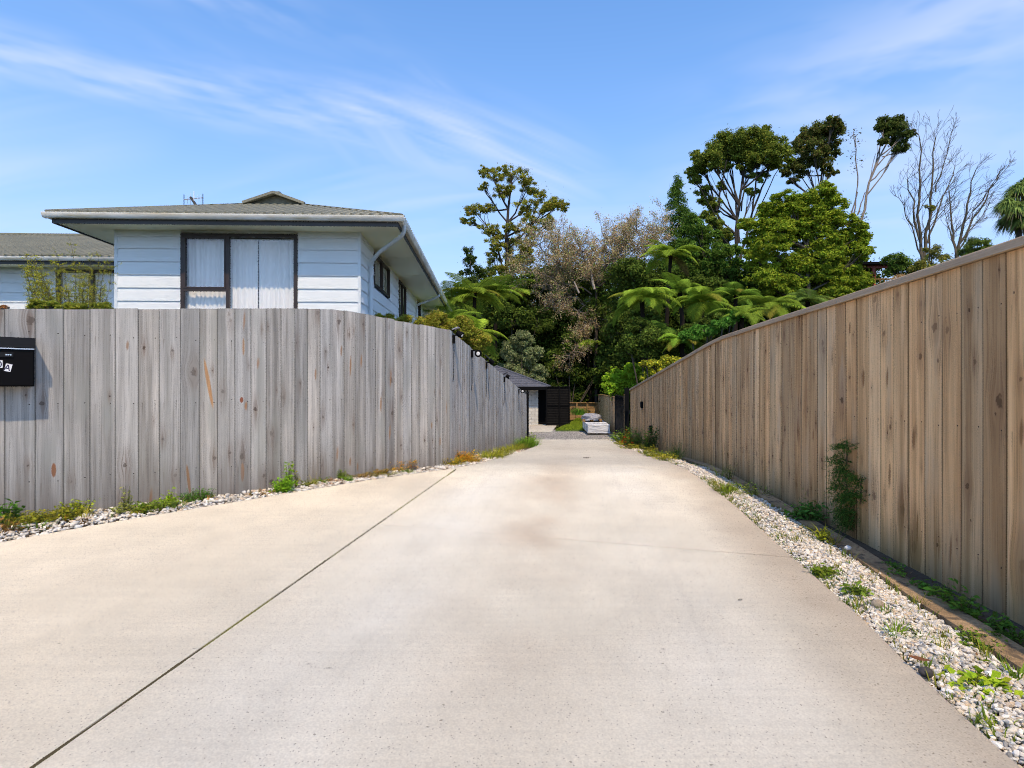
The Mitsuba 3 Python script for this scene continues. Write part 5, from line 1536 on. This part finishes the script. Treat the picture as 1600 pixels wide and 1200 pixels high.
tree_fern('tree fern filling the space between the fanned fern and the brown tree', 775, 455, 40, 2.2, 10, 617, (.075, .11, .012), th=(.1, .8), bend=(.9, 1.6))
tree_fern('tree fern just under the brown twigs, left of the broad pale fronds', 955, 478, 44.3, 2.2, 10, 618, (.07, .11, .012), th=(.1, .8), bend=(1.1, 1.8))
tree_fern('tree fern between the two nearest ferns, set a little behind', 1062, 455, 31, 1.8, 10, 619, (.075, .115, .012), th=(.2, .9), bend=(1.1, 1.8))
tree_fern('tree fern low over the capping, left of the feathery spread fern', 1158, 492, 24, 1.3, 9, 620, (.085, .12, .014), th=(.1, .8), bend=(.9, 1.6))
tree_fern('young tree fern pushing up behind the hedge end', 700, 505, 24, 1.5, 9, 621, (.08, .115, .013), th=(.3, 1.0), bend=(1.0, 1.7))

# --- shrubs in front of the bush
shrub('clipped_hedge', 'small leaved yellow-green hedge showing over the grey fence beside the house', 'hedge', 13.6,
      [(600, 500, 26, 10), (640, 505, 36, 17), (680, 505, 34, 18), (715, 515, 32, 22), (745, 532, 22, 22), (700, 530, 40, 18), (660, 525, 40, 14)], .042, (.085, .095, .018), 900, 701, alt=(.13, .10, .03), alt_p=.18, sub=34, subr=.26, aspect=.55)
shrub('grey_green_shrub', 'pale grey-green rounded shrub rising behind the slate roof', 'shrub', 40.5, [(815, 530, 20, 16), (800, 550, 26, 18), (830, 555, 20, 18), (790, 570, 18, 14), (820, 580, 26, 16), (845, 580, 16, 14), (838, 598, 20, 12), (805, 590, 18, 12)], .19, (.062, .082, .052), 560, 702, alt=(.105, .12, .09), alt_p=.25, aspect=.32, sub=18, up=.35, droop=.5)
shrub('bright_bush', 'bright green leafy bush behind the fence by the open gate', 'bush', 27, [(965, 590, 22, 14), (990, 580, 22, 14), (955, 602, 20, 12), (985, 602, 28, 14), (1008, 592, 20, 14), (972, 612, 30, 10)], .15, (.075, .125, .014), 520, 703, sub=18, aspect=.5)
shrub('yellow_flecked_bush', 'bush flecked with orange-yellow leaves behind the brown fence', 'bush', 24, [(1022, 572, 16, 11), (1042, 565, 18, 12), (1010, 570, 12, 8), (1035, 582, 22, 12), (1062, 562, 14, 10), (1015, 590, 16, 12)], .12, (.075, .09, .016), 420, 704, alt=(.33, .22, .025), alt_p=.35, sub=14)
shrub('glossy_bush', 'dark glossy bush beneath the hanging fern fronds at the fence knee', 'bush', 24, [(1105, 515, 26, 12), (1130, 505, 20, 10), (1080, 525, 20, 12), (1150, 495, 22, 8)], .12, (.03, .075, .016), 420, 705, sub=14)
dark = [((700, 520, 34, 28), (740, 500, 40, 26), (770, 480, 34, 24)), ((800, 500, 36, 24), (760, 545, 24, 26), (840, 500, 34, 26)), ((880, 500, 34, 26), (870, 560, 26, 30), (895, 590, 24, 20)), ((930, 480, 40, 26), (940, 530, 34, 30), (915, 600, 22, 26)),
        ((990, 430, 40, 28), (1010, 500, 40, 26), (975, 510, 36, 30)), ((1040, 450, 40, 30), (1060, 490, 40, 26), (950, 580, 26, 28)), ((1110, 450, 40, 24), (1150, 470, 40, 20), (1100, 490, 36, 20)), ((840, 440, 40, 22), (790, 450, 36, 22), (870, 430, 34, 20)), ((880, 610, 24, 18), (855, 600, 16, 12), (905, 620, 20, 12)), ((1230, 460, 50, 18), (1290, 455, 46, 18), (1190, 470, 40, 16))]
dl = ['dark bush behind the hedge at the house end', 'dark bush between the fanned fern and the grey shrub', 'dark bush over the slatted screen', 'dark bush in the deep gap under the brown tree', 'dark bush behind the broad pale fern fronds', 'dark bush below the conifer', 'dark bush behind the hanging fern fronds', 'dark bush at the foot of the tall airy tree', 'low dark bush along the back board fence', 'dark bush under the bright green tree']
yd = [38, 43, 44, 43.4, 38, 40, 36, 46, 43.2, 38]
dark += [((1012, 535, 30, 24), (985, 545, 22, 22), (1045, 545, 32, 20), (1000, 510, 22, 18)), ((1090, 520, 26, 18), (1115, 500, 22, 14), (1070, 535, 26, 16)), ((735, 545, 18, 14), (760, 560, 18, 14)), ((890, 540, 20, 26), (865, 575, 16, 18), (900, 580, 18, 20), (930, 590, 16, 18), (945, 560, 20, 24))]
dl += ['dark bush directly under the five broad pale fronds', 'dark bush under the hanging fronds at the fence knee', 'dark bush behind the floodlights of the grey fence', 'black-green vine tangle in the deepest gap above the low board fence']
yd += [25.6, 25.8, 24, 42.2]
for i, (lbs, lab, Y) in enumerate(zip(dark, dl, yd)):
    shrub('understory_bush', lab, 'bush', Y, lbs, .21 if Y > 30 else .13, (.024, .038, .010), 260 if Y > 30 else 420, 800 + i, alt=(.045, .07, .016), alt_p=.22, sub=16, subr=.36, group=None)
# the mass behind: too thick to count
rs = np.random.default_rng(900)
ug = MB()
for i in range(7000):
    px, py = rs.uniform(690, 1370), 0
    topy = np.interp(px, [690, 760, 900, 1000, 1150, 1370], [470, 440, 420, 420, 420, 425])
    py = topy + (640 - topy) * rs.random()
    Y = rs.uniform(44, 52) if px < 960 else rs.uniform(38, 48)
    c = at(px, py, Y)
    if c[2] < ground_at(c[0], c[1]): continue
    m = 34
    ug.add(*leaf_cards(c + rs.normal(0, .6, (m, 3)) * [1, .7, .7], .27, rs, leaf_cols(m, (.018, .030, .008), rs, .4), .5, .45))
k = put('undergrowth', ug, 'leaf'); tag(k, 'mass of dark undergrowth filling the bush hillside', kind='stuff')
# hanging twigs in the dark gap
# bamboo-like shrub over the grey fence at the left
rs = np.random.default_rng(950)
bm = thing('wispy_shrub', 'wispy shrub of upright twiggy stems rising over the grey fence at left', 'shrub')
Yw = 8.3
st, lf = MB(), MB()
for i in range(46):
    px = rs.uniform(42, 172)
    tp = at(px + rs.normal(-6, 12), rs.choice([385, 400, 410, 420, 430, 445, 455], p=[.04, .08, .16, .2, .2, .16, .16]) + rs.normal(0, 6), Yw + rs.normal(0, .25))
    ft = at(px * .75 + 30, 520, Yw + rs.normal(0, .2))
    p = limb(st, ft, tp, .006, .0022, rs, 0, np.array([.10, .085, .03]), 9, 4, .05)
    for j in range(2, 9):
        for _ in range(7):
            d_ = rs.normal(0, 1, 3); d_[2] = abs(d_[2]) * .7
            e = p[j] + d_ / np.linalg.norm(d_) * rs.uniform(.03, .13)
            v, f = tube([p[j], e], [.0018, .001], 3, cap=False); st.add(v, f, np.tile([.10, .09, .03], (len(v), 1)))
            lf.add(*leaf_cards(p[j] + (e - p[j]) * rs.uniform(.4, 1.1, (4, 1)) + rs.normal(0, .008, (4, 3)), .028, rs, leaf_cols(4, (.115, .12, .018), rs), .35, .3))
put('stems', st, 'bark', bm, smooth=True); put('foliage', lf, 'leaf', bm)
shrub('fence_top_shrub', 'low leafy growth spilling along the top of the grey fence at left', 'shrub', 7.6, [(55, 476, 18, 9), (80, 478, 16, 7), (110, 480, 18, 7), (140, 480, 18, 7), (165, 479, 14, 8)], .035, (.085, .095, .018), 900, 951, sub=16, alt=(.05, .07, .015), alt_p=.3)
shrub('red_stemmed_plant', 'few reddish shoots just over the fence at the left edge', 'plant', 7.2, [(4, 482, 3, 6), (10, 480, 2.5, 5)], .03, (.12, .06, .035), 900, 952, sub=6)

# ------------------------------------------------------------------ pebbles
ico = trimesh.creation.icosphere(1)
IV, IF = np.array(ico.vertices), np.array(ico.faces)
ico0 = trimesh.creation.icosahedron()
JV, JF = np.array(ico0.vertices), np.array(ico0.faces)
PEB = np.array([[.62, .57, .49], [.72, .68, .61], [.54, .47, .37], [.42, .415, .41], [.28, .27, .255], [.54, .43, .31], [.64, .63, .60]])


def pebble_bed(pts, sizes, rs, dark=.0, fine=True):
    """Stones of all shapes lying at pts (on the bed's surface)."""
    BV, BF = (IV, IF) if fine else (JV, JF)
    n, m = len(pts), len(BV)
    sc = np.stack([rs.uniform(.8, 1.35, n), rs.uniform(.6, 1.0, n), rs.uniform(.35, .75, n)], -1) * sizes[:, None] / 2
    lump = 1 + .55 * (rs.random((n, m)) - .5)
    v = BV[None] * sc[:, None, :] * lump[..., None]
    a = rs.random(n) * 6.283; tl = rs.normal(0, .3, n)
    ca, sa, ct_, st_ = np.cos(a)[:, None], np.sin(a)[:, None], np.cos(tl)[:, None], np.sin(tl)[:, None]
    x, z = v[..., 0] * ct_ - v[..., 2] * st_, v[..., 0] * st_ + v[..., 2] * ct_
    V = np.stack([x * ca - v[..., 1] * sa, x * sa + v[..., 1] * ca, z], -1) + pts[:, None, :]
    col = PEB[rs.choice(7, n, p=[.27, .22, .15, .11, .06, .10, .09])] * np.exp(rs.normal(0, .12, (n, 1)))
    C = np.clip(np.repeat(col, m, axis=0) * (1 + rs.normal(0, .03, (n * m, 1))), .02, .85)
    return V.reshape(-1, 3), (np.arange(n)[:, None, None] * m + BF[None]).reshape(-1, 3), C


rs = np.random.default_rng(1001)
mb = MB()
for y0, y1, num, size in ((1.2, 4.5, 15000, .0185), (4.5, 8.5, 12000, .021), (8.5, 14.0, 5600, .027)):
    y = rs.uniform(y0, y1, num)
    lo = edge_r(y) + .014; hi = strip_in(y) - .004
    hi = np.where(rs.random(num) < .05, hi + .10, hi)
    if y0 > 8: hi = np.minimum(hi, lo + .28)
    t_ = rs.random(num)
    x = lo + (hi - lo) * t_
    heap = .022 * np.sin(np.pi * t_) + .012 * meshkit.fbm(np.stack([x * 4, y * 4, x * 0], -1), 2, 3)
    keep = rs.random(num) < np.clip(1.35 - 1.1 * meshkit.fbm(np.stack([x * 2.5, y * 1.6, x * 0 + 5], -1), 3, 9), .35, 1)
    sz = size * np.exp(np.clip(rs.normal(0, .33, num), -1, .62))
    P = np.stack([x, y, gz(y) - .040 + heap + rs.random(num) * .022], -1)
    mb.add(*pebble_bed(P[keep], sz[keep], rs, fine=False))
k = put('pebbles', mb, 'stone'); tag(k, 'white and grey pebbles bordering the drive along the brown fence', kind='stuff')
mb = MB()
y = rs.uniform(2.5, 13.5, 9000)
lo, hi = np.interp(y, SL[:, 1], SL[:, 0]) + .03, edge_l(y) - .012
t_ = rs.random(len(y)) ** .8; x = lo + (hi - lo) * t_
keep = (meshkit.fbm(np.stack([x * .9, y * .9, x * 0 + 2], -1), 3, 5) > .37) & (hi > lo) & (rs.random(len(y)) < .9)
P = np.stack([x, y, gz(y) - .024 + .026 * rs.random(len(y))], -1)
mb.add(*pebble_bed(P[keep], (.034 * np.exp(rs.normal(0, .28, len(y))))[keep], rs, fine=False))
k = put('pebbles', mb, 'stone', smooth=True); tag(k, 'white pebbles at the foot of the grey fence', kind='stuff')
# a few single stones and leaves that stand out
for (px, py, s, col, lab) in ((1447, 1050, .05, (.055, .05, .05), 'round dark stone at the concrete edge among the white pebbles'), (1371, 944, .06, (.30, .25, .19), 'smooth tan stone among the white pebbles'), (1325, 860, .04, (.7, .7, .7), 'single white pebble lying on the brown edging strip')):
    z0 = .012
    Y = (EYE - z0) * F / (py - 600)
    c = np.array([(px - 800) / F * Y, Y, z0 if px != 1325 else .03])
    m = trimesh.creation.icosphere(3); v = np.array(m.vertices)
    v = v * [s * .55, s * .45, s * .38] * (1 + .25 * (meshkit.fbm(v * 1.8, 2, int(px)) - .5))[:, None]
    k = obj('stone', (v + c, np.array(m.faces)), 'stone', color=np.tile(col, (len(v), 1)) * (1 + .3 * (meshkit.fbm(v * 60, 2, 4) - .5))[:, None], smooth=True)
    tag(k, lab, 'stone')


def dry_leaf(px, py, L, a, col, lab, z0=.02, curl=.5, on=None):
    Y = (EYE - z0) * F / (py - 600) if on is None else on
    c = np.array([(px - 800) / F * Y, Y, z0])
    s = np.linspace(0, 1, 9); w = np.sin(np.pi * s ** .8) * .2 * L
    x = (s - .5) * L
    V = np.concatenate([np.stack([x, t * w, abs(t) * w * .5 + curl * (s - .5) ** 2 * L], -1) for t in (-1, 0, 1)])
    R = np.array([[math.cos(a), -math.sin(a), 0], [math.sin(a), math.cos(a), 0], [0, 0, 1]])
    q = np.array([[i * 9 + j, i * 9 + j + 1, (i + 1) * 9 + j + 1, (i + 1) * 9 + j] for i in (0, 1) for j in range(8)])
    b = MB(); b.add(V @ R.T + c, q, np.tile(col, (27, 1)))
    return tag(put('dry_leaf', b, 'bark', smooth=True), lab, 'leaf')


dry_leaf(1438, 1032, .085, -.5, (.16, .07, .035), 'curled red-brown leaf lying on the pebbles near the concrete edge', .03)
dry_leaf(1157, 937, .03, .2, (.02, .016, .012), 'tiny dark leaf lying alone on the concrete, right of centre', .006, .2)
dry_leaf(917, 716, .12, .1, (.05, .03, .02), 'dark dry leaf on the concrete at the brow of the drive', .012, .2)

# ------------------------------------------------------------------ weeds
def blade_set(mb, c, n, h, spread, rs, col, wid=.006, lean=.5, segs=4):
    for i in range(n):
        a = rs.random() * 6.283; d_ = np.array([math.cos(a), math.sin(a), 0])
        p0 = c + d_ * spread * rs.random() ** .7 * .5
        hh_ = h * rs.uniform(.5, 1.15); le = lean * rs.uniform(.3, 1.3)
        s = np.linspace(0, 1, segs)[:, None]
        p = p0 + d_ * hh_ * le * s ** 1.8 + np.array([0, 0, 1]) * hh_ * (s - .35 * le * s ** 2.5)
        sd = np.array([-d_[1], d_[0], 0]); ww = wid * np.array([.8, 1, .7, .05])[:segs, None] * rs.uniform(.7, 1.3)
        V = np.concatenate([p - sd * ww / 2, p + sd * ww / 2])
        q = np.array([[j, j + 1, segs + j + 1, segs + j] for j in range(segs - 1)])
        cc = 2.0 * np.asarray(col) * np.exp(rs.normal(0, .2))
        mb.add(V, q, np.tile(cc, (len(V), 1)))


def leafy(mb, stem, c, n, h, spread, rs, col, leaf=.03, aspect=.55, stem_col=(.09, .10, .03)):
    for i in range(n):
        a = rs.random() * 6.283; r_ = spread * rs.random() ** .6
        e = c + np.array([math.cos(a) * r_, math.sin(a) * r_, h * rs.uniform(.35, 1.05)])
        p = curve(c + [math.cos(a) * r_ * .35, math.sin(a) * r_ * .35, 0], e, h * .1, 5)
        v, f = tube(p, [.003, .0027, .0024, .002, .0015], 4, cap=False); stem.add(v, f, np.tile(stem_col, (len(v), 1)))
        m = rs.integers(6, 12)
        pos = p[0] + (e - p[0]) * rs.uniform(.25, 1.05, (m, 1)) + rs.normal(0, leaf * .6, (m, 3)) * [1, 1, .5]
        mb.add(*leaf_cards(pos, leaf, rs, leaf_cols(m, np.asarray(col) * .72, rs, .2), aspect, .6))


def floor_pt(px, py, z=None):
    Y = 4.
    for _ in range(30): Y = (EYE - (gz(Y) - .03 if z is None else z)) * F / (py - 600)
    return np.array([(px - 800) / F * Y, Y, gz(Y) - .03 if z is None else z])


def weed(label, spots, seed, group=None, name='weed', cat='weed'):
    """spots: (px, py, kind, n, height, spread, colour, leaf)"""
    rs = np.random.default_rng(seed)
    t = thing(name, label, cat, group)
    lf = MB()
    for px, py, kind, n, h, sp, col, leaf in spots:
        c = floor_pt(px, py)
        if kind == 'g': blade_set(lf, c, n, h, sp, rs, col, leaf, .7)
        else:
            st = MB(); leafy(lf, st, c, n, h, sp, rs, col, leaf); put('stems', st, 'bark', t, smooth=True)
    put('leaves', lf, 'leaf', t)
    return t


YG, MG, DG_, OR, BRN = (.125, .13, .020), (.075, .115, .018), (.035, .085, .018), (.30, .15, .02), (.12, .07, .03)
weed('broad leaved weed with a brown seed spike at the left edge of the picture', [(14, 822, 'l', 14, .2, .10, DG_, .06), (8, 836, 'l', 14, .12, .12, BRN, .035), (12, 830, 'g', 20, .18, .1, YG, .006)], 1101)
weed('sprawling yellow-green weed patch below the letter box', [(40, 822, 'l', 60, .11, .18, YG, .03), (70, 818, 'l', 60, .10, .18, YG, .028), (100, 812, 'l', 44, .11, .16, YG, .028), (122, 808, 'l', 40, .15, .13, (.12, .15, .015), .03), (132, 812, 'g', 26, .16, .08, (.22, .19, .03), .005), (60, 828, 'g', 50, .09, .25, MG, .006)], 1102)
weed('tall grey-leaved weed spike in the second green patch by the grey fence', [(197, 802, 'l', 16, .26, .05, (.11, .13, .05), .028), (190, 806, 'l', 30, .09, .12, (.10, .12, .04), .025)], 1103)
weed('low green weed patch spilling on to the drive by the grey fence', [(225, 800, 'l', 60, .09, .18, MG, .028), (252, 797, 'l', 50, .09, .18, MG, .028), (275, 797, 'g', 60, .11, .16, MG, .007), (235, 803, 'g', 50, .08, .2, YG, .006), (215, 804, 'l', 24, .08, .1, YG, .025)], 1104)
weed('dark green ferny weed with a round leaved sprout beside it', [(300, 787, 'l', 40, .12, .14, DG_, .024), (318, 783, 'l', 40, .13, .12, DG_, .024), (328, 783, 'g', 20, .07, .1, YG, .006), (264, 790, 'l', 10, .14, .04, (.13, .19, .02), .05), (280, 788, 'g', 12, .18, .05, (.2, .2, .03), .004)], 1105)
weed('bright green tussock on the pebbles by the grey fence', [(443, 772, 'l', 70, .16, .12, (.085, .17, .016), .04), (450, 768, 'l', 16, .30, .05, (.085, .16, .016), .045), (462, 765, 'l', 8, .22, .03, YG, .03)], 1106)
weed('straggling row of green and rust weeds halfway along the grey fence', [(405, 775, 'l', 34, .05, .16, BRN, .022), (488, 760, 'l', 30, .07, .16, (.10, .12, .03), .028), (500, 757, 'l', 20, .08, .14, MG, .026), (520, 757, 'l', 30, .05, .2, (.20, .10, .04), .024), (535, 752, 'l', 20, .14, .07, MG, .03), (545, 755, 'l', 22, .10, .08, (.08, .15, .016), .028), (552, 746, 'l', 16, .14, .07, (.1, .14, .02), .03), (490, 762, 'g', 18, .2, .1, (.2, .17, .04), .004)], 1107)
weed('dark upright weed standing against the grey fence', [(565, 741, 'l', 26, .27, .06, (.045, .09, .02), .024)], 1108)
weed('mat of orange and rust dry weed at the foot of the grey fence', [(570, 748, 'l', 50, .08, .22, (.13, .085, .03), .026), (595, 743, 'l', 50, .10, .22, (.15, .10, .025), .026), (615, 738, 'l', 70, .16, .22, OR, .028), (635, 735, 'l', 70, .16, .22, OR, .028), (600, 746, 'l', 30, .06, .2, YG, .024), (633, 741, 'l', 20, .06, .15, MG, .026), (650, 732, 'g', 26, .22, .15, (.25, .18, .03), .005)], 1109)
weed('clump of orange tipped weed at the corner of the grey fence', [(705, 729, 'l', 50, .13, .22, (.20, .16, .02), .03), (722, 724, 'l', 80, .20, .25, OR, .032), (735, 724, 'l', 60, .12, .25, (.22, .15, .02), .03), (715, 729, 'g', 60, .12, .3, YG, .007), (745, 722, 'g', 30, .05, .3, BRN, .008)], 1110)
weed('strip of lime green grass leading to the gate along the grey fence', [(765 + i * 6.2, 718.5 - i * 2.35, 'g', 120, .17, .55, YG if i % 3 else (.18, .19, .02), .010) for i in range(9)] + [(770, 716, 'l', 30, .12, .3, YG, .04)], 1111, name='grass_strip', cat='grass')
weed('fresh green grass tussock at the foot of the left gate post', [(818 + i * 4, 699 - (i % 2) * 2, 'g', 150, .30, .6, (.10, .175, .018), .012) for i in range(4)] + [(828, 692, 'l', 30, .4, .3, MG, .06)], 1112, name='grass_tussock', cat='grass')
weed('leafy bed of red flowered plants at the foot of the right gate post', [(968, 690, 'l', 46, .32, .5, (.075, .12, .018), .07), (985, 695, 'l', 60, .45, .5, (.055, .11, .02), .07), (998, 698, 'l', 56, .55, .45, (.05, .10, .02), .065), (990, 676, 'l', 30, .95, .25, (.07, .14, .016), .07), (1005, 695, 'l', 40, .5, .4, (.03, .06, .016), .06), (975, 696, 'l', 40, .15, .5, YG, .05), (994, 703, 'l', 40, .14, .5, YG, .05)], 1113, name='flowering_plant', cat='plant')
rs = np.random.default_rng(5)
b = MB()
for px, py, m in ((977, 682, 9), (977.5, 677, 7), (976, 690, 8), (988, 690, 4), (984, 692, 3)):
    c = floor_pt(977, 700)[1]
    p = at(px, py, c - .3)
    b.add(*leaf_cards(p + rs.normal(0, .05, (m, 3)), .05, rs, leaf_cols(m, (.12, .02, .006), rs, .2), .7, .3))
put('flowers', b, 'leaf', 'flowering_plant')
weed('dark leaning shrublet against the brown fence past the flower bed', [(1018, 706, 'l', 60, .55, .22, (.02, .045, .012), .05), (1012, 702, 'l', 40, .4, .2, (.025, .055, .014), .05)], 1114)
weed('mixed green and yellow weeds trailing along the far pebbles', [(1010, 711, 'l', 24, .18, .25, YG, .04), (1030, 716, 'l', 30, .15, .3, YG, .04), (1046, 722, 'g', 120, .13, .5, YG, .009), (1040, 720, 'l', 30, .14, .3, (.16, .16, .02), .035), (1058, 716, 'g', 40, .4, .2, (.06, .10, .02), .007), (1056, 718, 'g', 60, .2, .3, MG, .008), (1020, 715, 'l', 24, .12, .2, MG, .04)], 1115)
weed('thick grass clump on the pebbles beside the far bend of the drive edge', [(1128, 770, 'g', 90, .15, .22, YG, .007), (1138, 775, 'g', 90, .15, .2, (.12, .16, .018), .007), (1118, 760, 'g', 40, .1, .15, YG, .006), (1145, 772, 'l', 20, .1, .12, MG, .03)], 1116)
weed('seedheads and grass standing against the brown fence at midway', [(1125, 748, 'g', 40, .22, .15, (.11, .13, .03), .005), (1140, 752, 'l', 16, .22, .1, (.12, .13, .05), .02), (1160, 768, 'g', 50, .15, .25, MG, .006), (1180, 778, 'l', 24, .14, .2, (.10, .13, .03), .025), (1122, 730, 'g', 20, .3, .1, (.15, .13, .04), .004)], 1117)
weed('broad leaved dark weed in the soil between strip and brown fence', [(1262, 817, 'l', 26, .20, .12, (.03, .075, .02), .05), (1253, 812, 'l', 20, .14, .12, (.035, .085, .02), .045), (1268, 800, 'l', 10, .32, .06, (.07, .09, .02), .025)], 1118)
weed('yellow-green upright weed on the edging strip', [(1285, 848, 'g', 26, .16, .06, (.16, .17, .02), .009), (1287, 850, 'l', 12, .13, .05, (.13, .16, .02), .028), (1305, 855, 'g', 20, .14, .05, YG, .006)], 1119)
weed('leafy dark weeds in the shade under the near end of the brown fence', [(1405, 905, 'l', 8, .07, .08, (.05, .11, .02), .03), (1440, 928, 'l', 9, .08, .08, (.04, .09, .02), .032), (1390, 890, 'l', 8, .06, .08, (.04, .09, .02), .03)], 1120)
weed('large leaved weed cluster against the nearest brown palings', [(1478, 945, 'l', 12, .10, .09, (.05, .10, .02), .038), (1510, 962, 'l', 15, .10, .10, (.045, .095, .02), .038), (1545, 985, 'l', 11, .08, .09, (.04, .085, .02), .035), (1580, 1005, 'l', 10, .07, .09, (.03, .065, .015), .033)], 1121)
for i, (px, py, kind, n, h, sp, col, leaf, lab) in enumerate(((1337, 936, 'l', 26, .08, .06, (.06, .10, .02), .032, 'dusty green rosette weed at the concrete edge beside the pebbles'), (1285, 905, 'l', 30, .07, .08, MG, .03, 'small green weed tuft at the concrete edge, beyond the rosette weed'),
        (1400, 1000, 'g', 46, .08, .08, (.11, .17, .018), .006, 'bright grass tuft half way down the pebbles'), (1445, 1010, 'g', 40, .07, .07, (.12, .16, .018), .006, 'second bright grass tuft right of the red-brown leaf'), (1530, 1082, 'l', 22, .06, .09, (.13, .19, .02), .045, 'lime green long leaved weed among the nearest pebbles'),
        (1525, 1010, 'l', 50, .05, .12, (.07, .12, .02), .022, 'creeping green weed along the edge of the brown strip'), (1590, 1065, 'g', 60, .07, .12, (.11, .17, .02), .006, 'grass patch beside the strip at the right edge of the picture'), (1560, 1150, 'g', 60, .06, .12, (.13, .17, .02), .006, 'grass edging the concrete at the lower right corner'))):
    weed(lab, [(px, py, kind, n, h, sp, col, leaf)], 1130 + i)
weed('creeping grass along the concrete edge at the lower right', [(x, y, 'g', 26, .045, .08, YG if j % 2 else MG, .006) for j, (x, y) in enumerate(((1475, 1062), (1490, 1075), (1520, 1105), (1545, 1135), (1250, 880), (1262, 890), (1300, 918), (1238, 868), (1225, 855), (1210, 842), (1195, 828), (1180, 812)))], 1140, name='edge_grass', cat='grass')
rs = np.random.default_rng(1200)
gt = MB()
for i in range(760):
    y = rs.uniform(1.6, 13); lo, hi = float(edge_r(y)), float(strip_in(y))
    x = lo + .01 + (hi - lo) * (rs.random() ** 1.5 if rs.random() < .6 else rs.random())
    if meshkit.fbm(np.array([x * 3, y * 1.2, 3.]), 2, 2) < .42: continue
    blade_set(gt, np.array([x, y, gz(y) - .02]), rs.integers(4, 14), rs.uniform(.03, .085), .05, rs, YG if rs.random() < .6 else MG, .0045)
for i in range(260):
    y = rs.uniform(3.6, 14); lo, hi = float(np.interp(y, SL[:, 1], SL[:, 0])), float(edge_l(y))
    x = lo + .03 + (hi - lo) * rs.random()
    if hi < lo or meshkit.fbm(np.array([x * 1.5, y * 1.5, 8.]), 2, 2) < .45: continue
    blade_set(gt, np.array([x, y, gz(y) - .02]), rs.integers(4, 12), rs.uniform(.04, .09), .06, rs, [YG, MG, BRN, OR][rs.integers(0, 4)], .005)
k = put('grass_sprigs', gt, 'leaf'); tag(k, 'scattered grass sprigs coming up through the pebbles', kind='stuff')
lt = MB()
for side in (0, 1):
    n = 900
    y = rs.uniform(1.4, 12.5, n) if side else rs.uniform(2.6, 13, n)
    lo, hi = (edge_r(y) - .02, strip_in(y) + .35) if side else (np.interp(y, SL[:, 1], SL[:, 0]), edge_l(y) + .02)
    x = lo + (hi - lo) * rs.random(n)
    P = np.stack([x, y, gz(y) - .012 + .02 * rs.random(n)], -1)
    lt.add(*leaf_cards(P, .022, rs, np.array([.17, .095, .045]) * np.exp(rs.normal(0, .45, (n, 1))), .35, .6))
k = put('leaf_litter', lt, 'bark'); tag(k, 'dry brown leaf litter and twigs scattered over the pebble borders', kind='stuff')
gt = MB()
for i in range(5200):
    y = rs.uniform(28.4, 41.5); x0, x1 = .9 + .19 * (y - 22), 2.7 + .081 * y - .1
    if x1 <= x0: continue
    x = rs.uniform(x0, x1)
    blade_set(gt, np.array([x, y, gz(y) + .02]), 5, .10, .12, rs, (.12, .165, .016), .012, segs=3)
blade_set(gt, at(905, 648, 38), 300, .5, 1.2, rs, (.06, .14, .018), .02)
k = put('lawn_grass', gt, 'leaf'); tag(k, 'bright short grass of the small lawn', kind='stuff')

# ------------------------------------------------------------------ creeper growing through the brown fence
rs = np.random.default_rng(1300)
cp = thing('creeper', 'dark green needle leaved creeper hanging from a gap in the brown fence', 'creeper')
st, lf = MB(), MB()
heads = [(1332, 700, 22, 14), (1322, 720, 14, 20), (1328, 738, 24, 18), (1322, 760, 16, 18), (1330, 780, 26, 18), (1332, 800, 24, 26), (1350, 750, 14, 16), (1348, 775, 16, 20), (1336, 815, 14, 16), (1312, 718, 6, 4)]
for px, py, rx, ry in heads:
    for i in range(int(rx * ry * .36)):
        q = rs.normal(0, .30, 2)
        c = on_fence(px + q[0] * rx, py + q[1] * ry) + n3r * rs.uniform(.01, .10)
        d_ = rs.normal(0, 1, 3) * [.6, 1, .5] + n3r * .8 + np.array([0, 0, .25 if py < 790 else -1.2])
        d_ /= np.linalg.norm(d_)
        L_ = rs.uniform(.03, .065)
        m = 9
        tt = np.linspace(.1, 1, m)[:, None]
        pos = c + d_ * L_ * tt + np.array([0, 0, -.012]) * tt ** 2
        lf.add(*leaf_cards(pos + rs.normal(0, .003, (m, 3)), .019, rs, leaf_cols(m, (.013, .032, .009), rs, .22, (.03, .055, .014), .2), .22, .3))
for a, c_ in (((1330, 700), (1326, 740)), ((1326, 740), (1328, 800)), ((1334, 775), (1352, 745)), ((1352, 745), (1350, 790)), ((1316, 718), (1326, 735))):
    p, q = on_fence(*a) + n3r * .02, on_fence(*c_) + n3r * .03
    limb(st, p, q, .005, .003, rs, 0, np.array([.08, .07, .04]), 6, 5, .1)
put('stems', st, 'bark', cp, smooth=True); put('leaves', lf, 'leaf', cp)
